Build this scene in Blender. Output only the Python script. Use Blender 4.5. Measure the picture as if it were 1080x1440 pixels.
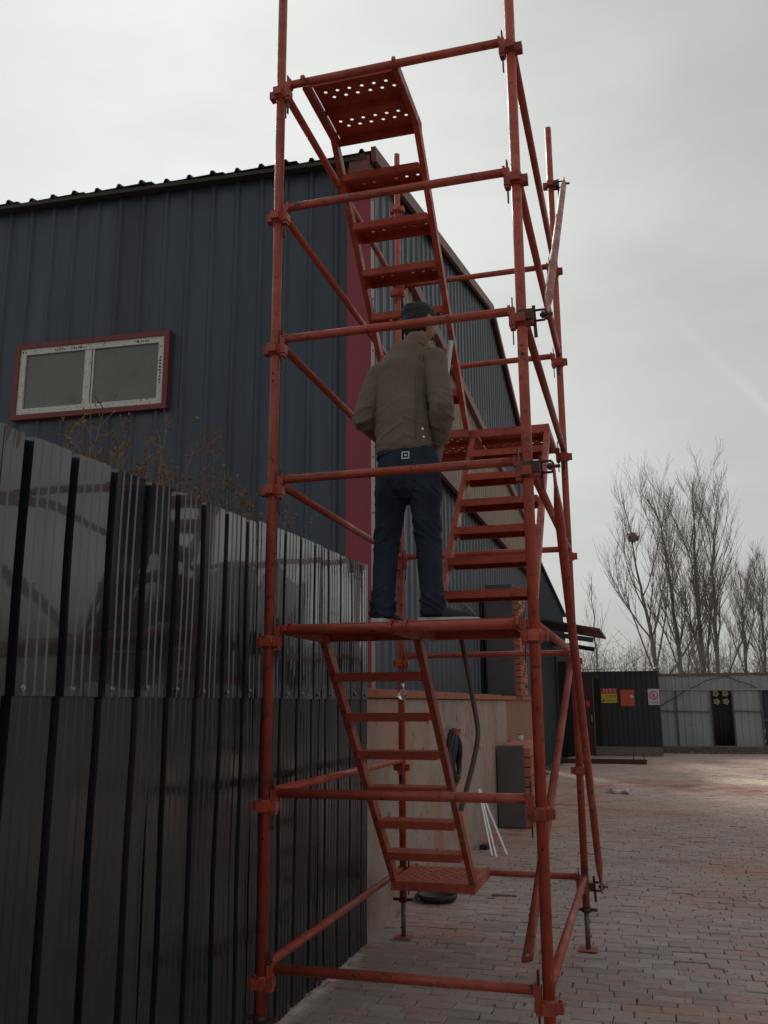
import bpy, math, random
from mathutils import Vector, Matrix, noise
R = math.radians
rnd = random.Random(7)
for o in list(bpy.data.objects): bpy.data.objects.remove(o, do_unlink=True)
scene = bpy.context.scene
col = scene.collection

# ------------------------------------------------------------------ camera
CAM = Vector((1.6598, -3.8929, 1.5712)); YAW, PITCH, ROLL = 0.2744, 0.2128, -0.0051
cam_d = bpy.data.cameras.new('camera'); cam = bpy.data.objects.new('camera', cam_d); col.objects.link(cam)
cam_d.sensor_fit = 'HORIZONTAL'; cam_d.sensor_width = 36.0; cam_d.lens = 36.0 * 1247.2 / 1080
cam_d.clip_end = 3000
fw = Vector((-math.sin(YAW)*math.cos(PITCH), math.cos(YAW)*math.cos(PITCH), math.sin(PITCH)))
rt = Vector((math.cos(YAW), math.sin(YAW), 0)); up = rt.cross(fw)
rt2 = rt*math.cos(ROLL) + up*math.sin(ROLL); up2 = -rt*math.sin(ROLL) + up*math.cos(ROLL)
cam.matrix_world = Matrix(((rt2.x, up2.x, -fw.x, CAM.x), (rt2.y, up2.y, -fw.y, CAM.y), (rt2.z, up2.z, -fw.z, CAM.z), (0, 0, 0, 1)))
scene.camera = cam
scene.render.resolution_x, scene.render.resolution_y = 768, 1024

# ------------------------------------------------------------------ sky and sun (thin high overcast, low sun behind the building)
SUN_EL, SUN_AZ = R(34.4), R(-28.5)
world = bpy.data.worlds.new('World'); scene.world = world; world.use_nodes = True
nt = world.node_tree; nt.nodes.clear()
def N(t, typ, **kw):
    n = t.nodes.new(typ)
    for k, v in kw.items(): setattr(n, k, v)
    return n
out = N(nt, 'ShaderNodeOutputWorld'); bg = N(nt, 'ShaderNodeBackground'); bg.inputs[1].default_value = 0.1
sky = N(nt, 'ShaderNodeTexSky', sky_type='NISHITA', sun_disc=False, sun_elevation=SUN_EL, sun_rotation=SUN_AZ, air_density=1.0, dust_density=4.5, ozone_density=1.0, altitude=50)
hs = N(nt, 'ShaderNodeHueSaturation'); hs.inputs['Saturation'].default_value = 0.10
tc = N(nt, 'ShaderNodeTexCoord')
mp = N(nt, 'ShaderNodeMapping'); mp.inputs['Scale'].default_value = (1.0, 1.0, 2.6)
nz = N(nt, 'ShaderNodeTexNoise'); nz.inputs['Scale'].default_value = 2.2; nz.inputs['Detail'].default_value = 5; nz.inputs['Roughness'].default_value = .5
mr = N(nt, 'ShaderNodeMapRange'); mr.inputs[1].default_value = .3; mr.inputs[2].default_value = .7; mr.inputs[3].default_value = .86; mr.inputs[4].default_value = 1.14
mul = N(nt, 'ShaderNodeMix', data_type='RGBA', blend_type='MULTIPLY'); mul.inputs[0].default_value = 1
# veil of cloud: flattens the clear-sky gradient
veil = N(nt, 'ShaderNodeMix', data_type='RGBA', blend_type='MIX'); veil.inputs[0].default_value = 0.58
veil.inputs[7].default_value = (3.4, 3.62, 3.38, 1)
L = nt.links.new
# thick haze spreads the glare round the sun: c / (1 + c/13)
dv = N(nt, 'ShaderNodeVectorMath', operation='SCALE'); dv.inputs['Scale'].default_value = 1/13
ad = N(nt, 'ShaderNodeVectorMath', operation='ADD'); ad.inputs[1].default_value = (1, 1, 1); qd = N(nt, 'ShaderNodeVectorMath', operation='DIVIDE')
L(sky.outputs[0], dv.inputs[0]); L(dv.outputs[0], ad.inputs[0]); L(sky.outputs[0], qd.inputs[0]); L(ad.outputs[0], qd.inputs[1]); L(qd.outputs[0], hs.inputs['Color']); L(hs.outputs[0], veil.inputs[6])
L(tc.outputs['Generated'], mp.inputs[0]); L(mp.outputs[0], nz.inputs['Vector']); L(nz.outputs[0], mr.inputs[0])
L(veil.outputs[2], mul.inputs[6]); L(mr.outputs[0], mul.inputs[7])
# old vapour trail: a thin bright streak along one great circle of the sky
def pixdir(x, y): return (fw + rt2*((x-540)/1247.2) - up2*((y-720)/1247.2)).normalized()
va, vb = pixdir(890, 395), pixdir(1080, 575); vn = va.cross(vb).normalized(); vt = (vb-va).normalized()
def vdot(vec):
    n = N(nt, 'ShaderNodeVectorMath', operation='DOT_PRODUCT'); n.inputs[1].default_value = vec; L(tc.outputs['Generated'], n.inputs[0]); return n.outputs['Value']
ab = N(nt, 'ShaderNodeMath', operation='ABSOLUTE'); L(vdot(vn), ab.inputs[0])
band = N(nt, 'ShaderNodeMapRange', interpolation_type='SMOOTHSTEP'); band.inputs[1].default_value = .008; band.inputs[2].default_value = .0; L(ab.outputs[0], band.inputs[0])
s0, s1 = va.dot(vt), vb.dot(vt)
fade = N(nt, 'ShaderNodeMapRange'); fade.inputs[1].default_value = s0+.03; fade.inputs[2].default_value = s1; fade.inputs[3].default_value = 0; fade.inputs[4].default_value = .09; L(vdot(vt), fade.inputs[0])
tm = N(nt, 'ShaderNodeMath', operation='MULTIPLY'); L(band.outputs[0], tm.inputs[0]); L(fade.outputs[0], tm.inputs[1])
ta = N(nt, 'ShaderNodeMix', data_type='RGBA', blend_type='MIX'); ta.inputs[7].default_value = (8.5, 8.5, 8.3, 1); L(tm.outputs[0], ta.inputs[0]); L(mul.outputs[2], ta.inputs[6])
L(ta.outputs[2], bg.inputs[0]); L(bg.outputs[0], out.inputs[0])
sd = bpy.data.lights.new('sun', 'SUN'); sd.energy = 1.5; sd.angle = R(12); sd.color = (1, .95, .88)
sun = bpy.data.objects.new('sun', sd); col.objects.link(sun)
sdir = Vector((math.sin(SUN_AZ)*math.cos(SUN_EL), math.cos(SUN_AZ)*math.cos(SUN_EL), math.sin(SUN_EL)))
sun.rotation_euler = sdir.to_track_quat('Z', 'Y').to_euler()
vs = scene.view_settings; vs.view_transform = 'Standard'; vs.look = 'None'; vs.exposure = 0.40; vs.gamma = 1; vs.use_curve_mapping = False

# ------------------------------------------------------------------ helpers
def tag(o, label=None, cat=None, group=None, kind=None):
    if label: o['label'] = label
    if cat: o['category'] = cat
    if group: o['group'] = group
    if kind: o['kind'] = kind
    return o
def empty(name, loc=(0, 0, 0), rz=0):
    o = bpy.data.objects.new(name, None); col.objects.link(o); o.location = loc; o.rotation_euler = (0, 0, rz); o.empty_display_size = .2
    return o
def inst(name, me, parent=None, loc=(0, 0, 0), rot=(0, 0, 0)):
    o = bpy.data.objects.new(name, me); col.objects.link(o); o.location = loc; o.rotation_euler = rot
    if parent: o.parent = parent
    return o
def copy_tree(o, parent=None):
    c = o.copy(); col.objects.link(c); c.parent = parent
    for ch in list(o.children): copy_tree(ch, c)
    return c
class MB:
    def __init__(s): s.v = []; s.f = []; s.sm = []; s.mi = []
    def add(s, vs, fs, smooth=False, mi=0):
        b = len(s.v); s.v += [tuple(p) for p in vs]
        for f in fs: s.f.append(tuple(b+i for i in f)); s.sm.append(smooth); s.mi.append(mi)
    def box(s, c, d, M=None, mi=0):
        x, y, z = d[0]/2, d[1]/2, d[2]/2; c = Vector(c)
        P = [Vector(q) for q in ((-x,-y,-z),(x,-y,-z),(x,y,-z),(-x,y,-z),(-x,-y,z),(x,-y,z),(x,y,z),(-x,y,z))]
        P = [c + (M @ q if M else q) for q in P]
        s.add(P, [(0,3,2,1),(4,5,6,7),(0,1,5,4),(1,2,6,5),(2,3,7,6),(3,0,4,7)], mi=mi); return s
    def bx(s, x0, x1, y0, y1, z0, z1, mi=0): return s.box(((x0+x1)/2, (y0+y1)/2, (z0+z1)/2), (abs(x1-x0), abs(y1-y0), abs(z1-z0)), mi=mi)
    def bar(s, a, b, w, h, side=None, mi=0):      # box along a->b; w along 'side', h across
        a, b = Vector(a), Vector(b); d = b-a; t = d.normalized()
        sd_ = Vector(side) if side else (Vector((0,0,1)).cross(t) if abs(t.z) < .98 else Vector((1,0,0)))
        sd_ = (sd_ - t*sd_.dot(t)).normalized(); n = t.cross(sd_)
        M = Matrix((sd_, t, n)).transposed()
        return s.box((a+b)/2, (w, d.length, h), M, mi=mi)
    def tube(s, pts, rad, n=12, caps=True, smooth=True, mi=0):
        pts = [Vector(p) for p in pts]
        if not isinstance(rad, (list, tuple)): rad = [rad]*len(pts)
        ref = None; rings = []
        for i, p in enumerate(pts):
            t = (pts[min(i+1, len(pts)-1)] - pts[max(i-1, 0)]).normalized()
            if ref is None: ref = Vector((0, 0, 1)).cross(t) if abs(t.z) < .9 else Vector((1, 0, 0))
            ref = (ref - t*ref.dot(t)).normalized(); b = t.cross(ref)
            r = rad[i]; r = r if isinstance(r, tuple) else (r, r)
            rings.append([p + ref*(math.cos(2*math.pi*k/n)*r[0]) + b*(math.sin(2*math.pi*k/n)*r[1]) for k in range(n)])
        base = len(s.v)
        for rg in rings: s.v += [tuple(q) for q in rg]
        for i in range(len(rings)-1):
            for k in range(n):
                s.f.append((base+i*n+k, base+i*n+(k+1) % n, base+(i+1)*n+(k+1) % n, base+(i+1)*n+k)); s.sm.append(smooth); s.mi.append(mi)
        if caps:
            s.f.append(tuple(base+k for k in range(n))[::-1]); s.sm.append(False); s.mi.append(mi)
            s.f.append(tuple(base+(len(rings)-1)*n+k for k in range(n))); s.sm.append(False); s.mi.append(mi)
        return s
    def mesh(s, name, mat=None):
        me = bpy.data.meshes.new(name); me.from_pydata(s.v, [], s.f)
        me.polygons.foreach_set('use_smooth', s.sm)
        for m in (mat if isinstance(mat, (list, tuple)) else [mat]):
            if m: me.materials.append(m)
        me.polygons.foreach_set('material_index', s.mi); me.update(); return me
    def build(s, name, mat, parent=None, world=True):
        o = bpy.data.objects.new(name, s.mesh(name, mat)); col.objects.link(o)
        if parent:
            o.parent = parent
            if world and parent.type == 'EMPTY': o.matrix_parent_inverse = Matrix.Translation(-Vector(parent.location))
        return o
def bevel(o, w=.003, seg=1):
    m = o.modifiers.new('bevel', 'BEVEL'); m.width = w; m.segments = seg; m.limit_method = 'ANGLE'; return o

# ------------------------------------------------------------------ materials
def mat(name, base, rough=.6, metal=0.0, spec=.5, var=None, var_scale=4, var_amt=.3, bump=0, bump_scale=60, stretch=(1, 1, 1), coat=0, spots=None, rvar=0, obj_rand=0):
    m = bpy.data.materials.new(name); m.use_nodes = True; t = m.node_tree; b = t.nodes['Principled BSDF']; l = t.links.new
    b.inputs['Base Color'].default_value = (*base, 1); b.inputs['Roughness'].default_value = rough; b.inputs['Metallic'].default_value = metal
    b.inputs['Specular IOR Level'].default_value = spec; b.inputs['Coat Weight'].default_value = coat; b.inputs['Coat IOR'].default_value = 1.75
    geo = N(t, 'ShaderNodeNewGeometry'); mpn = N(t, 'ShaderNodeMapping'); mpn.inputs['Scale'].default_value = stretch
    l(geo.outputs['Position'], mpn.inputs[0]); cur = None
    def noise_(scale, detail=6, ro=.6):
        n = N(t, 'ShaderNodeTexNoise'); n.inputs['Scale'].default_value = scale; n.inputs['Detail'].default_value = detail; n.inputs['Roughness'].default_value = ro
        l(mpn.outputs[0], n.inputs['Vector']); return n
    def ramp(src, a, c):
        r = N(t, 'ShaderNodeMapRange'); r.inputs[1].default_value = a; r.inputs[2].default_value = c; l(src, r.inputs[0]); return r.outputs[0]
    if var:
        n = noise_(var_scale); fac = ramp(n.outputs[0], .35, .68)
        mx = N(t, 'ShaderNodeMix', data_type='RGBA'); mx.inputs[6].default_value = (*base, 1); mx.inputs[7].default_value = (*var, 1)
        mm = N(t, 'ShaderNodeMath', operation='MULTIPLY'); mm.inputs[1].default_value = var_amt; l(fac, mm.inputs[0]); l(mm.outputs[0], mx.inputs[0]); cur = mx.outputs[2]
        if rvar:
            rr = N(t, 'ShaderNodeMapRange'); rr.inputs[3].default_value = max(.03, rough-rvar); rr.inputs[4].default_value = min(1, rough+rvar)
            l(fac, rr.inputs[0]); l(rr.outputs[0], b.inputs['Roughness'])
    for sp in (spots or []):
        c2, sc, lo, hi, amt = sp
        n = noise_(sc, 4, .65); fac = ramp(n.outputs[0], lo, hi)
        mx = N(t, 'ShaderNodeMix', data_type='RGBA'); mx.inputs[7].default_value = (*c2, 1)
        if cur: l(cur, mx.inputs[6])
        else: mx.inputs[6].default_value = (*base, 1)
        mm = N(t, 'ShaderNodeMath', operation='MULTIPLY'); mm.inputs[1].default_value = amt; l(fac, mm.inputs[0]); l(mm.outputs[0], mx.inputs[0]); cur = mx.outputs[2]
    if obj_rand:
        oi = N(t, 'ShaderNodeObjectInfo'); hv = N(t, 'ShaderNodeHueSaturation')
        rr = N(t, 'ShaderNodeMapRange'); rr.inputs[3].default_value = 1-obj_rand; rr.inputs[4].default_value = 1+obj_rand
        l(oi.outputs['Random'], rr.inputs[0]); l(rr.outputs[0], hv.inputs['Value'])
        if cur: l(cur, hv.inputs['Color'])
        else: hv.inputs['Color'].default_value = (*base, 1)
        cur = hv.outputs[0]
    if cur: l(cur, b.inputs['Base Color'])
    if bump:
        n = noise_(bump_scale, 5); bp = N(t, 'ShaderNodeBump'); bp.inputs['Strength'].default_value = bump; bp.inputs['Distance'].default_value = .01
        l(n.outputs[0], bp.inputs['Height']); l(bp.outputs[0], b.inputs['Normal'])
    return m
M = {}
M['red'] = mat('orange_red_paint', (.46, .074, .041), .45, var=(.31, .050, .032), var_scale=7, var_amt=.9, bump=.2, bump_scale=45, rvar=.15, spots=[((.46, .18, .12), 5, .56, .72, .55), ((.075, .035, .026), 26, .58, .66, .85), ((.30, .25, .22), 38, .66, .72, .6), ((.17, .07, .045), 3, .58, .72, .5)], obj_rand=.2)
M['redplate'] = mat('red_paint_worn', (.48, .075, .038), .5, var=(.33, .05, .03), var_scale=12, var_amt=.8, bump=.2, bump_scale=70, spots=[((.09, .03, .02), 30, .58, .68, .75)], obj_rand=.1)
M['wedge'] = mat('dark_steel_pin', (.09, .04, .033), .5, metal=.3, var=(.05, .03, .028), var_scale=30, var_amt=.8)
M['jack'] = mat('galvanised_thread', (.22, .21, .2), .45, metal=.7, var=(.16, .09, .06), var_scale=25, var_amt=.7, bump=.5, bump_scale=160, stretch=(.1, .1, 1))
M['navy'] = mat('navy_steel_sheet', (.049, .062, .096), .42, var=(.034, .043, .067), var_scale=2.2, var_amt=.9, bump=.08, bump_scale=4, stretch=(1.6, 1.6, .18), rvar=.08, spots=[((.11, .11, .12), 30, .66, .74, .35), ((.03, .03, .035), 3, .62, .72, .4)], obj_rand=.05)
M['gable'] = mat('slate_blue_steel_sheet', (.085, .10, .125), .38, var=(.06, .07, .09), var_scale=1.5, var_amt=.7, obj_rand=.06, bump=.05, bump_scale=3)
M['crimson'] = mat('crimson_flashing', (.29, .026, .056), .42, var=(.22, .022, .044), var_scale=3, var_amt=.7)
M['casing'] = mat('faded_red_casing', (.20, .032, .040), .55, var=(.15, .03, .03), var_scale=6, var_amt=.8, spots=[((.07, .04, .035), 20, .6, .68, .6)])
M['brownred'] = mat('brown_red_trim', (.19, .05, .035), .5, var=(.12, .035, .03), var_scale=4, var_amt=.7)
M['roof'] = mat('weathered_dark_roof', (.028, .029, .021), .7, var=(.05, .05, .035), var_scale=6, var_amt=.6)
M['fence'] = mat('dark_glossy_steel_sheet', (.010, .014, .022), .20, spec=.9, var=(.018, .016, .022), var_scale=2.2, var_amt=.8, stretch=(3, 3, .25), rvar=.09, coat=.7, bump=.05, bump_scale=6, spots=[((.08, .07, .065), 14, .64, .74, .4), ((.008, .012, .024), 5, .58, .7, .6)], obj_rand=.2)
M['fence_low'] = mat('dull_dark_steel_sheet', (.012, .015, .023), .28, spec=.9, var=(.022, .019, .024), var_scale=2.2, var_amt=.8, stretch=(3, 3, .2), rvar=.12, bump=.08, bump_scale=8, spots=[((.12, .10, .09), 12, .64, .74, .45), ((.012, .016, .03), 5, .58, .7, .6)], obj_rand=.15)
M['screw'] = mat('zinc_screw', (.5, .48, .46), .3, metal=.9)
M['concrete'] = mat('grey_plaster', (.45, .345, .305), .9, spec=.2, var=(.33, .26, .235), var_scale=1.4, var_amt=.8, bump=.35, bump_scale=25, spots=[((.17, .14, .128), 2.2, .52, .68, .8), ((.50, .22, .155), 1.1, .48, .62, .6), ((.06, .052, .05), 6, .62, .70, .75), ((.45, .40, .37), 9, .64, .72, .5)])
M['concrete_or'] = mat('oversprayed_plaster', (.40, .17, .115), .85, spec=.2, var=(.30, .19, .16), var_scale=2.4, var_amt=.9, bump=.25, bump_scale=25)
M['coping'] = mat('orange_coping', (.44, .14, .085), .8, spec=.3, var=(.30, .13, .1), var_scale=5, var_amt=.8, bump=.2, bump_scale=30)
M['orange'] = mat('orange_primer', (.50, .13, .065), .65, var=(.40, .16, .1), var_scale=9, var_amt=.8, obj_rand=.12)
M['greyboard'] = mat('grey_board', (.115, .105, .115), .7, var=(.09, .08, .085), var_scale=5, var_amt=.8, bump=.1)
M['beige'] = mat('beige_steel_sheet', (.34, .27, .20), .5, var=(.26, .2, .15), var_scale=2, var_amt=.7, obj_rand=.05)
M['pvc'] = mat('white_pvc', (.62, .61, .60), .4, var=(.48, .45, .42), var_scale=8, var_amt=.5, spots=[((.07, .06, .055), 34, .60, .66, .85)])
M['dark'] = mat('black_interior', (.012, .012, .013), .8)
M['blackrubber'] = mat('black_rubber', (.018, .018, .02), .5)
M['print'] = mat('grey_print', (.06, .06, .065), .7)
M['shed'] = mat('dark_blue_shed_sheet', (.028, .034, .045), .5, var=(.02, .025, .034), var_scale=2, var_amt=.7, obj_rand=.08)
M['maroon'] = mat('maroon_door', (.065, .020, .020), .5, var=(.045, .016, .016), var_scale=4, var_amt=.7)
M['greyfence'] = mat('pale_grey_sheet', (.33, .37, .39), .5, var=(.27, .30, .32), var_scale=1.2, var_amt=.8, spots=[((.17, .12, .09), 2.2, .62, .75, .5)], obj_rand=.06)
M['rust'] = mat('rusty_rail', (.16, .10, .065), .8, var=(.22, .16, .1), var_scale=5, var_amt=.8)
M['bark'] = mat('hazed_dry_bark', (.25, .215, .195), .9, spec=.1, var=(.18, .155, .14), var_scale=3, var_amt=.8)  # lightened so the colour carries the distance haze
M['twig'] = mat('hazed_bare_twigs', (.36, .305, .28), .9, spec=.1, var=(.25, .215, .2), var_scale=.6, var_amt=.8)  # twigs paler too, haze put into their colour
M['weed'] = mat('dry_weed_stem', (.30, .19, .12), .9, spec=.1, var=(.20, .13, .09), var_scale=5, var_amt=.7)
M['weedleaf'] = mat('dry_weed_leaf', (.34, .20, .11), .9, spec=.1, var=(.22, .13, .08), var_scale=9, var_amt=.8)
M['alu'] = mat('bright_aluminium', (.75, .77, .80), .28, metal=.9)
M['alu2'] = mat('satin_steel_pipe', (.62, .64, .66), .35, metal=.6)
M['plastic'] = mat('crumpled_white_plastic', (.62, .60, .60), .35, var=(.5, .48, .48), var_scale=20, var_amt=.6)
M['skin'] = mat('skin', (.34, .19, .13), .55, var=(.28, .145, .1), var_scale=20, var_amt=.6)
M['hair'] = mat('black_hair', (.010, .011, .014), .55, bump=.6, bump_scale=120)
M['jacket'] = mat('brown_olive_jacket', (.205, .158, .126), .75, spec=.25, var=(.155, .118, .095), var_scale=9, var_amt=.7, bump=.12, bump_scale=180)
M['jeans'] = mat('dark_denim', (.019, .027, .048), .85, spec=.2, var=(.042, .056, .088), var_scale=7, var_amt=.7, bump=.15, bump_scale=220, stretch=(1, 1, .5))
M['shoe'] = mat('black_shoe', (.012, .013, .018), .55)
M['sole'] = mat('white_sole', (.62, .63, .72), .5)
M['glove'] = mat('grey_brown_glove', (.24, .205, .17), .85, var=(.15, .125, .10), var_scale=40, var_amt=.8)
M['soil'] = mat('joint_soil', (.07, .057, .053), .95, spec=.1, var=(.20, .16, .145), var_scale=6, var_amt=.8, bump=.4, bump_scale=50)
M['dirt'] = mat('dusty_ground', (.33, .27, .23), .95, spec=.1, var=(.15, .12, .1), var_scale=.5, var_amt=.8, bump=.3, bump_scale=20)
M['stone'] = mat('rubble', (.20, .17, .155), .95, var=(.12, .1, .095), var_scale=8, var_amt=.8, bump=.5, bump_scale=40, obj_rand=.25)
M['yellow'] = mat('yellow_sign', (.62, .46, .03), .5)
M['signred'] = mat('red_print', (.55, .05, .035), .5)
M['signorange'] = mat('orange_sign', (.58, .09, .035), .5, var=(.48, .08, .03), var_scale=6, var_amt=.6)
M['signwhite'] = mat('white_sign', (.60, .52, .56), .5)
M['signpink'] = mat('magenta_print', (.50, .08, .18), .5)
M['cream'] = mat('cream_disc', (.42, .33, .24), .8)
M['doorblue'] = mat('navy_door', (.02, .03, .06), .5)
def glass(name, c=(.8, .82, .8), alpha=.3):
    m = bpy.data.materials.new(name); m.use_nodes = True; b = m.node_tree.nodes['Principled BSDF']
    b.inputs['Base Color'].default_value = (*c, 1); b.inputs['Roughness'].default_value = .06; b.inputs['Transmission Weight'].default_value = 1.0; b.inputs['IOR'].default_value = 1.45
    return m
M['bulbglass'] = glass('clear_bulb_glass', (.95, .9, .88))
# window pane: dusty film-covered glass
M['pane'] = mat('dusty_window_glass', (.13, .14, .13), .25, spec=.5, var=(.17, .172, .15), var_scale=3, var_amt=.8, rvar=.1, spots=[((.2, .19, .17), 22, .66, .72, .4), ((.03, .035, .03), 4, .6, .7, .4)])

# paver material: per-brick tint attribute, dust, paint stains and painted sunlight
def paver_mat():
    m = bpy.data.materials.new('interlocking_paver'); m.use_nodes = True; t = m.node_tree; b = t.nodes['Principled BSDF']; l = t.links.new
    b.inputs['Roughness'].default_value = .88; b.inputs['Specular IOR Level'].default_value = .25
    geo = N(t, 'ShaderNodeNewGeometry'); at = N(t, 'ShaderNodeAttribute'); at.attribute_name = 'tint'
    cr = N(t, 'ShaderNodeValToRGB'); e = cr.color_ramp.elements
    e[0].position = 0; e[0].color = (.34, .29, .28, 1); e[1].position = 1; e[1].color = (.48, .41, .385, 1)
    for p, c in ((.3, (.40, .335, .32)), (.55, (.42, .325, .305)), (.72, (.44, .30, .275)), (.85, (.41, .345, .335))):
        q = e.new(p); q.color = (*c, 1)
    l(at.outputs['Fac'], cr.inputs[0])
    def nz(sc, d=5):
        n = N(t, 'ShaderNodeTexNoise'); n.inputs['Scale'].default_value = sc; n.inputs['Detail'].default_value = d; l(geo.outputs['Position'], n.inputs['Vector']); return n.outputs[0]
    def rg(src, a, c, lo=0, hi=1):
        r = N(t, 'ShaderNodeMapRange'); r.inputs[1].default_value = a; r.inputs[2].default_value = c; r.inputs[3].default_value = lo; r.inputs[4].default_value = hi; l(src, r.inputs[0]); return r.outputs[0]
    def mth(op, a, c):
        n = N(t, 'ShaderNodeMath', operation=op)
        for i, q in enumerate((a, c)):
            if isinstance(q, (int, float)): n.inputs[i].default_value = q
            else: l(q, n.inputs[i])
        return n.outputs[0]
    def mix(c, colr, fac):
        n = N(t, 'ShaderNodeMix', data_type='RGBA'); l(c, n.inputs[6]); n.inputs[7].default_value = (*colr, 1); l(fac, n.inputs[0]); return n.outputs[2]
    sx = N(t, 'ShaderNodeSeparateXYZ'); l(geo.outputs['Position'], sx.inputs[0]); X, Y = sx.outputs[0], sx.outputs[1]
    c = mix(cr.outputs[0], (.25, .205, .195), rg(nz(14), .5, .75, 0, .5))
    c = mix(c, (.56, .44, .41), rg(nz(.8), .40, .66, 0, .6))              # dust patches
    c = mix(c, (.68, .50, .44), mth('MULTIPLY', rg(Y, 6, 15), rg(nz(1.6), .3, .62, .4, .9)))   # far-yard dust, paler with distance, its brighter daylight painted in
    # red paint overspray: beside the wall, and a long smear across the yard
    d1 = mth('MULTIPLY', rg(X, 1.3, .1), mth('MULTIPLY', rg(Y, 4.5, 8), rg(Y, 16, 11)))
    c = mix(c, (.40, .12, .07), mth('MULTIPLY', d1, rg(nz(2.3), .40, .62, 0, .75)))
    d2 = mth('MULTIPLY', rg(mth('ABSOLUTE', mth('SUBTRACT', mth('ADD', Y, mth('MULTIPLY', X, .55)), 15.9), 0), 1.3, .2), mth('MULTIPLY', rg(X, .8, 1.6), rg(X, 5.5, 3.6)))
    c = mix(c, (.42, .12, .075), mth('MULTIPLY', d2, rg(nz(1.9), .36, .58, 0, .7)))
    c = mix(c, (.48, .17, .13), rg(nz(.55), .52, .70, 0, .5)); c = mix(c, (.40, .12, .09), rg(nz(3.1), .60, .72, 0, .40))
    sp = mth('MULTIPLY', rg(mth('ABSOLUTE', mth('SUBTRACT', mth('ADD', Y, mth('MULTIPLY', X, .30)), 17.1), 0), 1.0, .5), rg(X, 2.7, 3.3))     # sunlit strip of the yard, painted as a paler colour
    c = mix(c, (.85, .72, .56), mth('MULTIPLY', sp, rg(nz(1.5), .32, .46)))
    l(c, b.inputs['Base Color'])
    bp = N(t, 'ShaderNodeBump'); bp.inputs['Strength'].default_value = .45; bp.inputs['Distance'].default_value = .006; l(nz(55, 6), bp.inputs['Height']); l(bp.outputs[0], b.inputs['Normal'])
    return m
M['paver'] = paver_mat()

# ------------------------------------------------------------------ ground and brick yard
mb = MB(); mb.add([(-600, -600, -.05), (600, -600, -.05), (600, 900, -.05), (-600, 900, -.05)], [(0, 1, 2, 3)])
tag(mb.build('ground', M['dirt']), 'dusty open ground stretching away beyond the yard fences', 'ground', kind='structure')
mb = MB(); mb.add([(-3, -8, -.0085), (13.9, -8, -.0085), (13.9, 26.4, -.0085), (-3, 26.4, -.0085)], [(0, 1, 2, 3)])
yard = tag(mb.build('yard_paving', M['soil']), 'yard floor of grey and reddish brick pavers with red paint stains', 'paving', kind='structure')
def in_view(p):
    d = Vector(p) - CAM; z = d.dot(fw)
    if z < .2: return None
    x, y = 540+1247.2*d.dot(rt2)/z, 720-1247.2*d.dot(up2)/z
    return z if (-10 < x < 1090 and y < 1452) else None
bricks = []
BW, BH = .205, .105; row = 0; y = -2.0
while y < 26.3:
    x = -.40 + (-.5*BW if row % 2 else 0) + rnd.uniform(-.055, .055)
    xmax = 8.5
    while x < xmax:
        if x > -.5:
            wave = .012*math.sin(x*2.1+row*.35) + .02*math.sin(x*.6+1.3)
            bricks.append((x+BW/2+rnd.uniform(-.0025, .0025), y+wave+rnd.uniform(-.005, .005), rnd.uniform(-.0035, .0035)+.006*noise.noise(Vector((x*.9, y*.9, 3)))+.005*noise.noise(Vector((x*3.1, y*3.1, 8))), rnd.gauss(0, .030), rnd.random(), rnd.randrange(8), rnd.gauss(0, .010), rnd.gauss(0, .008)))
            if rnd.random() < .05: q_ = list(bricks[-1]); q_[2] -= rnd.uniform(.002, .006); q_[6] *= 2.5; bricks[-1] = tuple(q_)
        x += BW
    row += 1; y += BH
def brick_geo(seed):
    r = random.Random(seed); w, h = BW/2-.0004-r.uniform(0, .0022), BH/2-.0012-r.uniform(0, .0030)
    n = 3; top = []
    def edge(a, b):
        return [(a[0]+(b[0]-a[0])*i/n + r.uniform(-.0025, .0025), a[1]+(b[1]-a[1])*i/n + r.uniform(-.0025, .0025)) for i in range(n)]
    # gently S-shaped long edges like an interlocking paver
    c = [(-w, -h), (w, -h), (w, h), (-w, h)]
    ring = edge(c[0], c[1]) + edge(c[1], c[2])[:1] + edge(c[2], c[3]) + edge(c[3], c[0])[:1]
    k = len(ring); v = [(p[0], p[1], -.05) for p in ring] + [(p[0], p[1], -.0045) for p in ring] + [(p[0]*.982, p[1]*.935, r.uniform(-.0008, .0012)) for p in ring]
    f = [(i, (i+1) % k, k+(i+1) % k, k+i) for i in range(k)] + [(k+i, k+(i+1) % k, 2*k+(i+1) % k, 2*k+i) for i in range(k)] + [tuple(2*k+i for i in range(k))]
    return v, f
geos = [brick_geo(100+i) for i in range(8)]
def tint_attr(me, vals):
    a = me.attributes.new('tint', 'FLOAT', 'POINT'); a.data.foreach_set('value', vals)
variants = {}
for gi, (v, f) in enumerate(geos):
    for ti in range(5):
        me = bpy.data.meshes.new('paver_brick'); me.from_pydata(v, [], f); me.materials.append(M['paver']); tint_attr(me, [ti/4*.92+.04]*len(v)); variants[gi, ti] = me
vis = sorted([(z, i) for i, b_ in enumerate(bricks) for z in [in_view((b_[0], b_[1], 0))] if z is not None])
near = set(i for z, i in vis[:300])
mb = MB(); tv = []
for i, (bx_, by_, bz_, rz, tn, gi, tx, ty) in enumerate(bricks):
    if i in near:
        inst('paver_brick', variants[gi, int(tn*4.999)], yard, (bx_, by_, bz_), (tx, ty, rz))
    else:
        v, f = geos[gi]; Mx = Matrix.Translation((bx_, by_, bz_)) @ Matrix.Rotation(rz, 4, 'Z') @ Matrix.Rotation(tx, 4, 'X') @ Matrix.Rotation(ty, 4, 'Y')
        mb.add([Mx @ Vector(p) for p in v], f); tv += [tn]*len(v)
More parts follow.
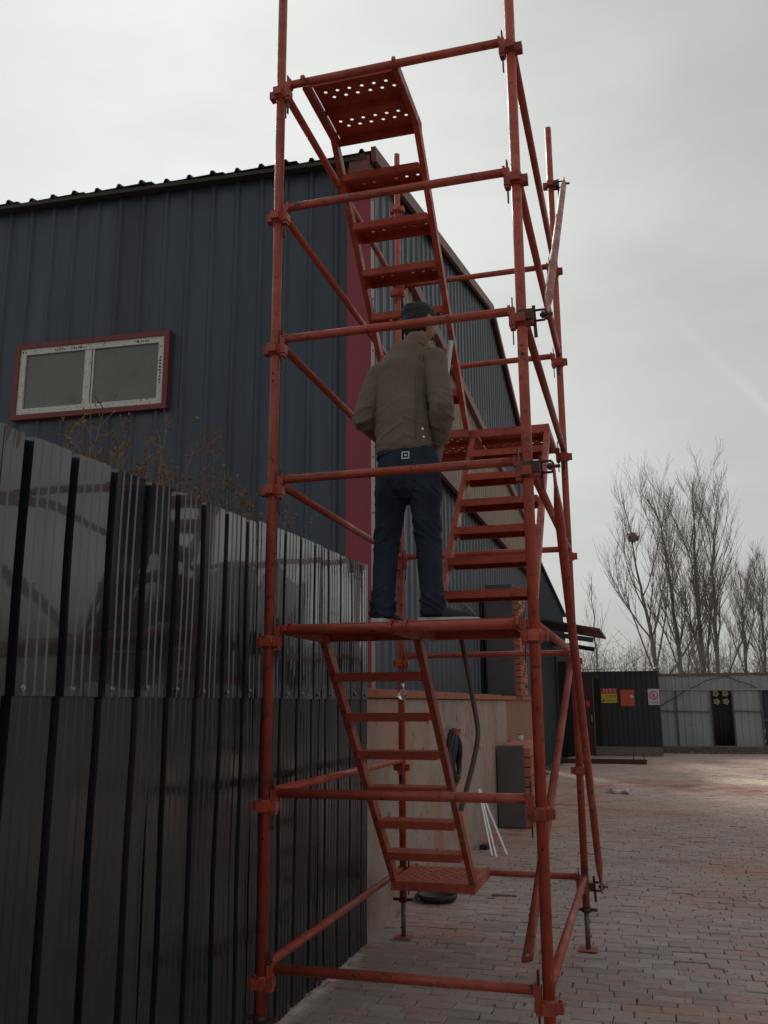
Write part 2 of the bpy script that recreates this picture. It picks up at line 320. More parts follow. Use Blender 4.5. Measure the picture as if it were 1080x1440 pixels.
o = mb.build('paver_field', M['paver'], yard); tint_attr(o.data, tv); tag(o, kind='stuff')

g = MB(); r_ = random.Random(44)
for i in range(2600):
    x_ = r_.uniform(-.15, 5); y_ = r_.uniform(.3, 11); s_ = abs(r_.gauss(0, .004))+.002
    V = [(x_+s_*r_.uniform(.6, 1.3)*math.cos(a_), y_+s_*r_.uniform(.6, 1.3)*math.sin(a_), .001) for a_ in (0, 1.26, 2.5, 3.77, 5.0)] + [(x_, y_, .002+s_*r_.uniform(.6, 1.1))]
    g.add(V, [(0, 1, 5), (1, 2, 5), (2, 3, 5), (3, 4, 5), (4, 0, 5)])
tag(g.build('grit', M['stone'], yard), kind='stuff')

# ------------------------------------------------------------------ corrugated sheet builder
def sheet(a, b, z0, z1, pitch, depth, nrm, rib=.035, flank=.02, grooves=2, phase=0, zdiv=6, wob=.002, seed=0, topf=None, botf=None, groove_d=.003):
    """corrugated cladding from a to b (xy), ribs vertical and proud along nrm"""
    a, b = Vector(a), Vector(b); d = (b-a); Ln = d.length; d.normalize(); n = Vector(nrm).normalized()
    prof = [(0, 0)]; t = phase
    pts = []
    k0 = -1; k = k0
    while True:
        c = phase + k*pitch
        for dt, h in ((-rib/2-flank, 0), (-rib/2, depth), (rib/2, depth), (rib/2+flank, 0)): pts.append((c+dt, h))
        flat0 = c+rib/2+flank; flat1 = c+pitch-rib/2-flank
        for g in range(grooves):
            gc = flat0+(flat1-flat0)*(g+1)/(grooves+1)
            for dt, h in ((-.012, 0), (-.006, groove_d), (.006, groove_d), (.012, 0)): pts.append((gc+dt, h))
        k += 1
        if c > Ln+pitch: break
    def hat(tt):
        for (t0, h0), (t1, h1) in zip(pts, pts[1:]):
            if t0 <= tt <= t1: return h0+(h1-h0)*(tt-t0)/max(1e-6, t1-t0)
        return 0
    q = [(0, hat(0))] + [p for p in pts if 1e-4 < p[0] < Ln-1e-4] + [(Ln, hat(Ln))]
    mb = MB(); V = []
    for i in range(zdiv+1):
        for (tt, h) in q:
            P = a + d*tt; zb = botf(tt/Ln) if botf else z0; zt = topf(tt/Ln) if topf else z1
            z = zb+(zt-zb)*i/zdiv
            w = wob*noise.noise(Vector((tt*2.3+seed*7.1, z*1.7, seed*3.3)))*2
            P = P + n*(h+w); V.append((P.x, P.y, z))
    m = len(q); F = []
    flip = d.cross(Vector((0, 0, 1))).dot(n.to_3d()) < 0 if len(n) == 3 else False
    for i in range(zdiv):
        for j in range(m-1):
            f = (i*m+j, i*m+j+1, (i+1)*m+j+1, (i+1)*m+j); F.append(f[::-1] if flip else f)
    mb.add(V, F); return mb
def solid(o, t=.003):
    s = o.modifiers.new('thick', 'SOLIDIFY'); s.thickness = t; s.offset = -1; return o

# ------------------------------------------------------------------ dark corrugated fence on the left
XF = -.16; FP = .24
fence = empty('corrugated_fence', (XF, 0, 0)); tag(fence, 'tall dark glossy corrugated steel fence on the left behind the scaffold', 'fence')
yf = 2.13; y0 = yf - 4*FP*7
def ftop(y): return 2.474 + (y-0.0)*.032
k = 0; yy = y0
while yy < yf-.01:
    y1 = min(yy+4*FP, yf); off = rnd.uniform(-.006, .006)
    s_ = sheet((XF+off, yy, 0), (XF+off-.004+rnd.uniform(-.005, .005), y1+.015, 0), 1.60, 0, FP, -.038, (1, 0, 0), rib=.028, flank=.009, grooves=3, phase=FP/2, seed=k, wob=.0038, topf=lambda u, A=yy, B=y1, j=rnd.uniform(-.012, .012): ftop(A+(B-A)*u)+j, zdiv=12, groove_d=.004)
    solid(s_.build('upper_sheet', M['fence'], fence), .002)
    s_ = sheet((XF-.010+off, yy, 0), (XF-.014+off, y1+.02, 0), .03, 1.655, FP, -.038, (1, 0, 0), rib=.028, flank=.009, grooves=3, phase=FP/2, seed=k+30, wob=.0045, zdiv=12, groove_d=.004)
    solid(s_.build('lower_sheet', M['fence_low'], fence), .002)
    yy = y1; k += 1
sc = MB().tube([(0, 0, 0), (.004, 0, 0)], .011, 8).tube([(.004, 0, 0), (.009, 0, 0)], .006, 6).mesh('screw', M['screw'])
yy = y0+FP/2
while yy < yf:
    inst('screw', sc, fence, (.003, yy+.06+rnd.uniform(-.01, .01), 1.63+rnd.uniform(-.006, .006))); yy += FP
for z in (.5, 1.62, 2.25): MB().bx(XF-.10, XF-.06, y0, yf, z-.025, z+.025).build('rail', M['rust'], fence)

# ------------------------------------------------------------------ plastered boundary wall with orange coping
wall = empty('plaster_wall', (-.3, 2.2, 0)); tag(wall, 'low grey plaster wall with orange painted coping beside the paved yard', 'wall')
MB().bx(-.42, -.19, 2.02, 2.62, 0, 1.60).build('pier', M['concrete'], wall)
MB().bx(-.42, -.205, 2.62, 9.2, 0, 1.605).build('wall_panel', M['concrete'], wall)
tag(MB().bx(-.42, -.20, 9.2, 14.0, 0, 1.61).build('wall_panel', M['concrete_or'], wall), 'stretch of wall stained orange by paint')
yy = 2.12
while yy < 13.9:
    y1 = min(yy+rnd.uniform(1.1, 1.5), 14.0)
    bevel(MB().bx(-.45, -.17+rnd.uniform(-.004, .004), yy+.003, y1-.003, 1.612, 1.675+rnd.uniform(-.004, .006)).build('coping_slab', M['coping'], wall), .008, 2); yy = y1

# ------------------------------------------------------------------ navy steel building
bld = empty('steel_building', (-.71, 4, 0)); tag(bld, 'large navy corrugated steel building with crimson corner trim and white window', 'building')
GX = -.714; EAVE = 7.06
CW = Vector((GX, 4.0, 0)); wdir = Vector((-4.4, -.25, 0)).normalized()      # front wall runs left from the corner
nfr = Vector((wdir.y, -wdir.x, 0)); nfr = nfr if nfr.y < 0 else -nfr
BP = .273; k = 0
for k in range(7):
    a = CW + wdir*(.20+k*4*BP); b = CW + wdir*(.20+(k+1)*4*BP)
    solid(sheet(b, a, 0, 7.08, BP, .024, nfr, rib=.03, flank=.022, grooves=0, phase=BP/2, seed=60+k, wob=.004, zdiv=10).build('wall_sheet', M['navy'], bld))
def gtop(y): return EAVE+.05+(y-3.7)*.238 if y < 12 else EAVE+.05+8.3*.238-(y-12)*.30
yy = 4.06; k = 0
while yy < 18:
    y1 = min(yy+4*BP, 18.0)
    if yy < 12 < y1: y1 = 12.0
    solid(sheet((GX, yy, 0), (GX, y1, 0), 0, 0, BP, .024, (1, 0, 0), rib=.03, flank=.022, grooves=1, phase=BP/2, seed=90+k, wob=.004, zdiv=6, topf=lambda u, A=yy, B=y1: gtop(A+(B-A)*u)-.06).build('gable_sheet', M['gable'], bld)); yy = y1; k += 1
MB().bx(-12, GX, 18.0, 18.05, 0, 7.0).build('rear_wall', M['navy'], bld)
# corner flashing: crimson face on the front, gable return with reflected light painted in
a = CW + nfr*.035; b = a + wdir*.215
mbx = MB(); mbx.add([(a.x+.035, a.y, 0), (b.x, b.y, 0), (b.x, b.y, 7.06), (a.x+.035, a.y, 7.06)], [(0, 1, 2, 3)]); mbx.add([(b.x, b.y, 0), (b.x, b.y+.03, 0), (b.x, b.y+.03, 7.06), (b.x, b.y, 7.06)], [(0, 1, 2, 3)])
mbx.build('corner_flashing', M['crimson'], bld)
mbx = MB(); mbx.add([(GX+.035, a.y+.002, 0), (GX+.035, a.y+.13, 0), (GX+.035, a.y+.13, 7.07), (GX+.035, a.y+.002, 7.07)], [(0, 1, 2, 3)]); tag(mbx.build('corner_flashing', mat('painted_sheen_flashing', (.38, .22, .22), .45), bld), 'return of the corner flashing with its pale sheen painted in')
for z in [.6+.55*i for i in range(12)]: MB().tube([(GX+.033, a.y+.07, z), (GX+.043, a.y+.07, z)], .008, 6).build('rivet', M['wedge'], bld)
# roof: ribbed sheets running up from the eave
def roofz(y): return EAVE + (y-3.7)*.238
rx = GX+.10; k = 0
ex = -9.0
wd = .273*3
while rx > ex:
    x1 = rx-wd; V = []; F = []; pr = []
    for q in range(3):
        x_ = rx-q*.273
        pr += [(x_, 0), (x_-.10, 0), (x_-.115, .04), (x_-.145, .04), (x_-.16, 0)]
    pr.append((x1, 0))
    ye = 3.85 + (rx-GX)*.055 - .0 + rnd.uniform(-.015, .015)
    for (yq, zq) in ((ye, roofz(3.85)), (7, roofz(7)), (12, roofz(12))):
        for (x_, h) in pr: V.append((x_, yq, zq+h))
    m = len(pr)
    for i in range(2):
        for j in range(m-1): F.append((i*m+j, (i+1)*m+j, (i+1)*m+j+1, i*m+j+1))
    mbx = MB(); mbx.add(V, F); solid(mbx.build('roof_sheet', M['roof'], bld), .006); rx = x1; k += 1
mbx = MB(); mbx.add([(GX+.1, 12, roofz(12)+.02), (ex, 12, roofz(12)+.02), (ex, 18.2, roofz(12)-6.2*.30), (GX+.1, 18.2, roofz(12)-6.2*.30)], [(0, 1, 2, 3)]); solid(mbx.build('roof_sheet', M['roof'], bld), .03)
p1 = CW+wdir*8; 
mbx = MB(); mbx.bar((GX+.02, 3.925, 7.05), (p1.x, p1.y-.075, 7.05), .10, .04); mbx.build('soffit', M['roof'], bld)
mbx = MB(); mbx.bar((GX+.10, 3.86, EAVE), (GX+.10, 12.0, roofz(12)-.03), .05, .15, side=(1, 0, 0)); mbx.build('barge_board', M['brownred'], bld)
mbx = MB(); mbx.bar((GX+.10, 12.0, roofz(12)-.03), (GX+.10, 18.2, roofz(12)-6.2*.30-.03), .05, .13, side=(1, 0, 0)); mbx.build('barge_board', M['brownred'], bld)
MB().bx(GX-.17, GX+.05, 3.88, 3.955, 6.90, 7.10).build('eave_end_cap', M['brownred'], bld)
# beige band with red-brown rails on the gable
yy = 5.2; k = 0
def bandtop(y): return 6.15-(y-9.0)*.062
while yy < 17:
    y1 = min(yy+1.09, 17)
    solid(sheet((GX+.06, yy, 0), (GX+.06, y1, 0), 4.5, 0, .2, .02, (1, 0, 0), rib=.03, flank=.02, grooves=0, phase=.1, seed=130+k, wob=.003, zdiv=3, topf=lambda u, A=yy, B=y1: bandtop(A+(B-A)*u)).build('beige_sheet', M['beige'], bld)); yy = y1; k += 1
MB().bar((GX+.12, 5.2, 4.47), (GX+.12, 17, 4.52), .06, .15, side=(1, 0, 0)).build('band_rail', M['brownred'], bld)
MB().bar((GX+.12, 5.2, bandtop(5.2)), (GX+.12, 17, bandtop(17)), .06, .15, side=(1, 0, 0)).build('band_rail', M['brownred'], bld)
MB().bx(GX+.09, GX+.15, 16.95, 17.05, 4.4, bandtop(17)).build('band_post', M['brownred'], bld)
# window with casing, frame, mullion, panes and printed film
def onwall(s, z, out_=0): p = CW + wdir*s + nfr*out_; return Vector((p.x, p.y, z))
WS0, WS1, WZ0, WZ1 = 2.11, 3.905, 4.535, 5.39
def wbar(mb_, s0, s1, z0, z1, o0, o1):
    P = [onwall(s, z, o_) for o_ in (o0, o1) for (s, z) in ((s0, z0), (s1, z0), (s1, z1), (s0, z1))]
    mb_.add(P, [(0, 3, 2, 1), (4, 5, 6, 7), (0, 1, 5, 4), (1, 2, 6, 5), (2, 3, 7, 6), (3, 0, 4, 7)]); return mb_
c_ = .055
for (s0, s1, z0, z1) in ((WS0, WS1, WZ1-c_, WZ1), (WS0, WS1, WZ0, WZ0+c_), (WS0, WS0+c_, WZ0+c_, WZ1-c_), (WS1-c_, WS1, WZ0+c_, WZ1-c_)):
    wbar(MB(), s0, s1, z0, z1, -.02, .075).build('window_casing', M['casing'], bld)
fr = MB(); f_ = .068; a0, a1, b0, b1 = WS0+c_, WS1-c_, WZ0+c_, WZ1-c_; mid = (a0+a1)/2+.02
for (s0, s1, z0, z1) in ((a0, a1, b1-f_, b1), (a0, a1, b0, b0+f_), (a0, a0+f_, b0+f_, b1-f_), (a1-f_, a1, b0+f_, b1-f_)): wbar(fr, s0, s1, z0, z1, -.02, .060)
wf = fr.build('window_frame', M['pvc'], bld)
wbar(MB(), mid-.055, mid+.055, b0+f_, b1-f_, -.02, .052).build('mullion', M['pvc'], wf)
wbar(MB(), mid-.035, mid-.028, b0+f_, b1-f_, .052, .056).build('sash_joint', M['print'], wf)
for (s0, s1) in ((a0+f_, mid-.055), (mid+.055, a1-f_)): wbar(MB(), s0, s1, b0+f_, b1-f_, .030, .038).build('pane', M['pane'], wf)
pm = MB()
for s0 in (a0+.18, a0+.9, a0+1.15, a0+1.62):
    for i in range(rnd.randint(5, 8)): w_ = rnd.uniform(.008, .022); s1 = s0+i*.028; wbar(pm, s1, s1+w_, b1-.05, b1-.05+rnd.uniform(.012, .03), .060, .0612)
for i in range(9): z1 = b0+.22+i*.035; wbar(pm, a0+.03, a0+.03+rnd.uniform(.012, .026), z1, z1+.02, .060, .0612)
tag(pm.build('film_print', M['print'], wf), kind='stuff')

# low dark gabled building beyond it
lb = empty('low_gable_building', (-.72, 20, 0)); tag(lb, 'low dark gabled shed behind the far end of navy building', 'building')
yy = 18.6; k = 0
def ltop(y): return 5.12-(y-20)*.085 if y < 27 else 4.5-(y-27)*1.4
while yy < 27.5:
    y1 = min(yy+1.09, 27.5); solid(sheet((-.72, yy, 0), (-.72, y1, 0), 0, 0, .27, .024, (1, 0, 0), rib=.03, flank=.022, grooves=0, phase=.13, seed=170+k, zdiv=2, topf=lambda u, A=yy, B=y1: ltop(A+(B-A)*u)).build('wall_sheet', M['shed'], lb)); yy = y1; k += 1
MB().bar((-.72, 18.6, ltop(18.6)+.03), (-.72, 27.5, ltop(27)+.0), .2, .06, side=(1, 0, 0)).build('roof_edge', M['shed'], lb)

# open lean-to with projecting sheet roof, dark inside
lt = empty('lean_to', (-.4, 19, 0)); tag(lt, 'dark open lean-to with ragged rusty sheet roof past the plaster wall', 'lean-to')
for i in range(4):
    xa, xb = -1.2+i*.5, -.68+i*.5
    if i == 3: xb = .80
    z_a, z_b = 3.66-.22*(xa+.62)/1.0*.9, 3.66-.22*(xb+.62)/1.0*.9
    mbx = MB(); mbx.add([(xa, 18.9+.1*i % .13, z_a), (xb, 18.95, z_b), (xb+.03, 22.6, z_b+.02), (xa, 22.6, z_a+.02)], [(0, 1, 2, 3)]); solid(mbx.build('roof_sheet', M['roof'] if i < 3 else M['brownred'], lt), .05)
MB().bar((-1.2, 19.1, 3.42), (.62, 19.1, 3.10), .1, .12).build('roof_beam', M['shed'], lt)
MB().bar((-1.2, 22.3, 3.35), (.5, 22.3, 3.05), .1, .12).build('roof_beam', M['shed'], lt)
for x_ in (-.62,): MB().bx(x_-.04, x_+.04, 22.26, 22.34, 0, 3.1).build('post', M['shed'], lt)
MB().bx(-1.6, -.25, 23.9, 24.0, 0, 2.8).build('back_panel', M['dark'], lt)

# ------------------------------------------------------------------ dark blue shed with signs
SY = 24.5
shed = empty('tool_shed', (1.0, SY, 0)); tag(shed, 'small dark blue shed with maroon door and warning signs on its front', 'shed')
yy = .52; k = 0
xs = [.47, 1.07, 1.67, 2.2]
for xa, xb in zip(xs, xs[1:]): solid(sheet((xa, SY, 0), (xb, SY, 0), .30, 2.50, .15, .018, (0, -1, 0), rib=.03, flank=.015, grooves=0, phase=.07, seed=200+k, zdiv=3).build('front_sheet', M['shed'], shed)); k += 1
MB().bx(-.35, .47, SY-.01, SY+.03, 2.28, 2.5).build('header_sheet', M['shed'], shed)
MB().bx(-.35, 2.22, SY-.02, SY+.08, 0, .28).build('plinth', mat('grey_plinth', (.20, .185, .175), .9, var=(.14, .125, .12), var_scale=4, var_amt=.8), shed).location = (0, 0, 0)
dr = MB().bx(-.22, .26, SY-.06, SY-.02, .05, 2.30).build('door', M['maroon'], shed)
MB().bx(.20, .225, SY-.085, SY-.06, 1.0, 1.2).build('handle', M['screw'], dr)
MB().bx(.06, .17, SY-.066, SY-.06, 1.45, 1.62).build('door_notice', M['signorange'], dr)
MB().bx(.27, .30, SY-.09, SY, .05, 2.32).build('door_frame', M['rust'], shed)
MB().bx(.30, .46, SY+.02, SY+.04, .05, 2.28).build('door_gap', M['dark'], shed)
MB().bx(2.2, 2.22, SY, SY+2.0, .0, 2.5).build('side_wall', M['shed'], shed)
MB().bx(-.35, 2.2, SY+1.9, SY+2.0, 0, 2.5).build('rear_wall', M['shed'], shed)
nr = 17
for i in range(nr):
    xa = -.45+i*2.72/nr; mbx = MB(); mbx.add([(xa, SY-.12, 2.56), (xa+.05, SY-.12, 2.585), (xa+.10, SY-.12, 2.585), (xa+.16, SY-.12, 2.56), (xa, SY+2.1, 2.66), (xa+.05, SY+2.1, 2.685), (xa+.10, SY+2.1, 2.685), (xa+.16, SY+2.1, 2.66)], [(0, 1, 5, 4), (1, 2, 6, 5), (2, 3, 7, 6)])
    solid(mbx.build('roof_sheet', mat('pale_roof_edge', (.2, .2, .19), .6) if i == 0 else bpy.data.materials['pale_roof_edge'], shed), .012)
def glyphs(mb_, x0, x1, z0, z1, n, y, seed):
    r = random.Random(seed); cw = (x1-x0)/n
    for i in range(n):
        cx0, cx1 = x0+i*cw+cw*.12, x0+(i+1)*cw-cw*.12; h = z1-z0; t_ = h*.11
        for j in range(3): zz = z0+h*(.1+.38*j); mb_.bx(cx0+cw*.08*r.randint(0, 2), cx1-cw*.08*r.randint(0, 2), y-.001, y, zz, zz+t_)
        for j in range(r.randint(1, 2)): xx = cx0+(cx1-cx0)*r.choice((.15, .5, .8)); mb_.bx(xx-t_/2, xx+t_/2, y-.001, y, z0+h*.05, z1)
sg = empty('warning_sign', (.75, SY-.04, 1.56)); tag(sg, 'yellow warning sign with red top band on the blue shed', 'sign', 'notices on the shed front')
MB().bx(.52, .985, SY-.045, SY-.035, 1.56, 1.995).build('board', M['yellow'], sg)
MB().bx(.52, .985, SY-.048, SY-.0452, 1.83, 1.995).build('red_band', M['signred'], sg)
g = MB(); glyphs(g, .55, .96, 1.865, 1.965, 4, SY-.049, 5); g.build('lettering', M['signwhite'], sg)
g = MB(); glyphs(g, .66, .96, 1.715, 1.80, 4, SY-.046, 8); glyphs(g, .70, .94, 1.60, 1.665, 4, SY-.046, 9); g.build('lettering', M['print'], sg)
g = MB(); g.add([(.545, SY-.0465, 1.60), (.64, SY-.0465, 1.60), (.592, SY-.0465, 1.69)], [(0, 1, 2)]); g.build('triangle_mark', M['print'], sg)
sg = empty('orange_notice', (1.29, SY-.04, 1.46)); tag(sg, 'plain orange square notice between the two printed signs', 'sign', 'notices on the shed front')
MB().bx(1.09, 1.495, SY-.045, SY-.035, 1.46, 1.95).build('board', M['signorange'], sg)
g = MB(); g.tube([(1.42, SY-.0455, 1.74), (1.42, SY-.0475, 1.74)], .055, 16); g.build('pale_spot', M['signwhite'], sg)
sg = empty('prohibition_sign', (2.06, SY-.04, 1.49)); tag(sg, 'white prohibition sign with magenta ring at the shed corner', 'sign', 'notices on the shed front')
MB().bx(1.89, 2.218, SY-.045, SY-.035, 1.49, 1.965).build('board', M['signwhite'], sg)
g = MB(); n = 28; cx, cz = 2.054, 1.775
V = []; F = []
for i in range(n):
    for r_ in (.098, .130): V.append((cx+r_*math.cos(2*math.pi*i/n), SY-.0462, cz+r_*math.sin(2*math.pi*i/n)))
for i in range(n): j = (i+1) % n; F.append((2*i, 2*i+1, 2*j+1, 2*j))
g.add(V, F); g.bar((cx-.075, SY-.0462, cz+.075), (cx+.075, SY-.0462, cz-.075), .002, .026, side=(0, 1, 0)); g.build('ring_and_slash', M['signpink'], sg)
g = MB(); g.bar((cx-.03, SY-.0458, cz-.05), (cx+.03, SY-.0458, cz+.04), .001, .03, side=(0, 1, 0)); g.bar((cx-.05, SY-.0458, cz+.01), (cx+.05, SY-.0458, cz-.02), .001, .018, side=(0, 1, 0)); g.build('figure_mark', M['print'], sg)
g = MB(); glyphs(g, 1.93, 2.18, 1.52, 1.60, 4, SY-.046, 15); g.build('lettering', M['signpink'], sg)

# ------------------------------------------------------------------ pale grey yard fence
GY = 26.5
gf = empty('grey_yard_fence', (5, GY, 0)); tag(gf, 'pale grey corrugated sheet fence closing off the far yard', 'fence')
segs = [(2.24, 2.75), (2.75, 3.27), (3.27, 3.80), (4.44, 5.02), (5.02, 5.30), (6.3, 7.2)] + [(7.2+i*.95, 8.15+i*.95) for i in range(7)]
for k, (xa, xb) in enumerate(segs):
    solid(sheet((xa, GY+rnd.uniform(-.01, .01), 0), (xb, GY, 0), .22, 2.36, .20, .014, (0, -1, 0), rib=.02, flank=.015, grooves=0, phase=.05, seed=230+k, zdiv=3, wob=.006).build('fence_sheet', M['greyfence'], gf))
for xa, xb in ((3.80, 4.44), (5.30, 6.3)):
    solid(sheet((xa, GY, 0), (xb, GY, 0), 1.93, 2.36, .20, .014, (0, -1, 0), rib=.02, flank=.015, grooves=0, phase=.05, seed=260, zdiv=2).build('fence_sheet', M['greyfence'], gf))
MB().bx(2.24, 13.9, GY-.02, GY+.10, 2.37, 2.47).build('top_rail', M['rust'], gf)
MB().bar((2.24, GY-.05, 1.97), (13.9, GY-.05, 1.92), .04, .05).build('cross_rail', mat('pale_pipe', (.32, .34, .35), .5), gf)
for xa, xb in ((2.24, 3.80), (4.44, 5.3)): MB().bar((xa, GY-.045, 1.30), (xb, GY-.045, 1.26), .03, .035).build('cross_rail', M['greyboard'], gf)
for x_ in (2.75, 3.80, 4.44, 5.28): MB().bx(x_-.02, x_+.02, GY-.06, GY-.02, .2, 1.95).build('post', M['greyboard'], gf)
MB().bx(2.24, 13.9, GY-.12, GY+.14, -.05, .215).build('rubble_footing', mat('stone_footing', (.13, .105, .095), .95, var=(.22, .18, .16), var_scale=9, var_amt=.9, bump=1, bump_scale=14), gf)
pts = [(2.3+i*.1, GY-.06, 1.45+.9*(1-abs((2.3+i*.1-4.2)/1.9)**1.4) + .02*math.sin(i)) for i in range(38)]
MB().tube(pts, .012, 5).build('slack_cable', M['blackrubber'], gf)
for k in range(4):
    ya, yb = 26.5-k*4.6, 26.5-(k+1)*4.6
    solid(sheet((13.9, yb, 0), (13.9, ya, 0), 0, 2.4, .20, .014, (-1, 0, 0), rib=.02, flank=.015, grooves=0, phase=.05, seed=270+k, zdiv=2).build('fence_sheet', M['greyfence'], gf))
# black curtain with four pale flowers in the gap
cu = empty('black_curtain', (4.1, GY+.03, .25)); tag(cu, 'black curtain with four pale round flowers in the grey fence doorway', 'curtain')
mbx = MB(); V = []; F = []
for i in range(25):
    for z in (.23, 1.0, 1.92): V.append((3.80+.64*i/24, GY+.06+.02*math.sin(i*1.3)+.006*z, z))
for i in range(24):
    for j in range(2): F.append((i*3+j, (i+1)*3+j, (i+1)*3+j+1, i*3+j+1))
mbx.add(V, F, True); solid(mbx.build('cloth', M['dark'], cu), .004)
for (x_, z_) in ((3.97, 1.83), (4.25, 1.83), (3.98, 1.58), (4.26, 1.58)):
    g = MB()
    for q in range(5): an = q*2*math.pi/5; g.tube([(x_+.055*math.cos(an), GY+.026, z_+.055*math.sin(an)), (x_+.055*math.cos(an), GY+.022, z_+.055*math.sin(an))], .045, 10)
    g.build('printed_flower', M['cream'], cu)
nd = empty('navy_gate', (5.8, GY, .22)); tag(nd, 'dark navy sheet gate at the right end of the grey fence', 'gate')
solid(sheet((5.32, GY-.01, 0), (6.28, GY-.01, 0), .24, 1.92, .16, .014, (0, -1, 0), rib=.02, flank=.015, grooves=0, phase=.05, seed=280, zdiv=2).build('sheet', M['doorblue'], nd))
MB().bx(5.32, 6.28, GY-.05, GY-.03, 1.0, 1.05).build('cross_bar', M['greyboard'], nd)
# rubble stones along the fence foot
for i in range(46):
    r_ = random.Random(500+i); x_ = 2.3+i*.085+r_.uniform(-.04, .04); s = r_.uniform(.04, .10); mbx = MB()
    V = []
    for a_ in range(6):
        an = a_*math.pi/3; V.append((math.cos(an)*s*r_.uniform(.7, 1.2), math.sin(an)*s*.8*r_.uniform(.7, 1.2), -.01)); V.append((math.cos(an)*s*r_.uniform(.5, .9), math.sin(an)*s*.7*r_.uniform(.5, .9), s*r_.uniform(.5, .9)))
    F = [(2*i_, 2*((i_+1) % 6), 2*((i_+1) % 6)+1, 2*i_+1) for i_ in range(6)] + [tuple(2*i_+1 for i_ in range(6))]
    mbx.add(V, F); o = mbx.build('stone', M['stone']); o.location = (x_, GY-.28+r_.uniform(-.12, .1), -.005); tag(o, 'small rubble stone lying along the foot of the grey fence', 'stone', 'rubble stones along the fence foot')

ws = empty('unseen_reflected_block', (13, 29.5, 0)); tag(ws, 'unseen dark building with a taller bay, added for its reflection in the fence', 'building')  # unseen building, added to darken what the glossy fence mirrors
for xa, xb, h_ in ((8.2, 10.6, 3.9), (10.6, 13.0, 3.9), (13.0, 15.8, 6.9), (15.8, 18.6, 6.9)):
    solid(sheet((xa, 29.5, 0), (xb, 29.5, 0), 0, h_, .25, .02, (0, -1, 0), rib=.03, flank=.02, grooves=0, phase=.1, seed=int(xa*10), zdiv=2).build('wall_sheet', M['shed'], ws))
MB().bx(8.1, 13.0, 29.3, 36, 3.9, 4.02).build('roof', M['roof'], ws); MB().bx(12.95, 18.7, 29.3, 36, 6.9, 7.02).build('roof', M['roof'], ws)
MB().bx(12.98, 13.02, 29.55, 36, 0, 6.9).build('side_wall', M['shed'], ws); MB().bx(8.18, 8.22, 29.55, 36, 0, 3.9).build('side_wall', M['shed'], ws)
# ------------------------------------------------------------------ bare trees behind the fence
def tree(name, base, trunk_pts, r0, seed, label, nbr=9, spread=.33, lens=4.5, depth=3, group='bare trees beyond the fence'):
    r_ = random.Random(seed); root = empty(name, base); tag(root, label, 'tree', group)
    tk = MB(); tk2 = MB()
    P = [Vector(base)+Vector(p) for p in trunk_pts]
    # resample trunk
    pts = []
    for a, b in zip(P, P[1:]):
        for i in range(5): pts.append(a.lerp(b, i/5)+Vector((r_.uniform(-.04, .04), r_.uniform(-.04, .04), 0)))
    pts.append(P[-1]); n = len(pts); rad = [r0*(1-.86*i/(n-1))+.008 for i in range(n)]
    tk.tube(pts, rad, 7)
    def grow(p, d, ln, rr, lev):
        q = [p]; k = 5; dd = d.copy()
        for i in range(k):
            dd = (dd + Vector((r_.gauss(0, .10), r_.gauss(0, .10), .13+r_.gauss(0, .05)))).normalized(); q.append(q[-1]+dd*ln/k)
        (tk if rr > .03 else tk2).tube(q, [max(.0045, rr*(1-.8*i/k)) for i in range(k+1)], 5 if rr > .03 else 3, caps=False)
        if lev > 0:
            m = r_.randint(5, 8) if lev > 1 else r_.randint(8, 13)
            for j in range(m):
                t_ = r_.uniform(.15, .95)*k; i = min(k-1, int(t_)); pp = q[i].lerp(q[i+1], t_-i)
                az = r_.uniform(0, 2*math.pi); nd_ = (dd + Vector((math.cos(az), math.sin(az), .15))*r_.uniform(.35, .75)).normalized()
                grow(pp, nd_, ln*r_.uniform(.35, .62), rr*.42, lev-1)
    for j in range(nbr):
        t_ = .22+.75*j/nbr+r_.uniform(-.03, .03); i = min(n-2, int(t_*(n-1))); az = j*2.4+r_.uniform(-.5, .5)
        d = Vector((math.cos(az)*spread, math.sin(az)*spread, 1)).normalized()
        grow(pts[i], d, lens*.88*(1.15-.6*t_)*r_.uniform(.8, 1.15), rad[i]*.50, depth-1)
    grow(P[-1], (P[-1]-P[-2]).normalized(), lens*.36, rad[-1]*1.0+.01, 1)
    tk.build('trunk', M['bark'], root); tk2.build('crown', M['twig'], root)
    return root
TY = 36.0
t1 = tree('bare_tree', (2.55, TY, 0), [(0, 0, 0), (-.12, 0, 3), (-.5, 0, 6), (-.80, 0, 8.3)], .125, 11, 'bare tree with a dark bird nest leaning left behind the shed', nbr=12, spread=.62, lens=5.6)
t2 = tree('bare_tree', (3.55, TY+1, 0), [(0, 0, 0), (-.1, 0, 3), (-.35, 0, 7), (-.5, 0, 9.2)], .12, 21, 'tall bare tree on the left edge of the dense middle clump', nbr=14, spread=.30, lens=4.6)
t3 = tree('bare_tree', (4.25, TY+.3, 0), [(0, 0, 0), (.05, 0, 3), (.05, 0, 7), (.15, 0, 9.4)], .13, 31, 'tallest straight bare tree in the middle of the dense clump', nbr=15, spread=.28, lens=4.6)
t4 = tree('bare_tree', (4.75, TY-.4, 0), [(0, 0, 0), (.05, 0, 3), (.2, 0, 7), (.42, 0, 8.9)], .11, 41, 'slim bare tree on the right edge of the dense clump', nbr=14, spread=.28, lens=4.2)
t5 = tree('bare_tree', (6.1, TY+1.5, 0), [(0, 0, 0), (.0, 0, 3), (.1, 0, 5), (.1, 0, 6.4)], .08, 51, 'shorter bare tree near the right edge above grey fence', nbr=12, spread=.34, lens=3.2)
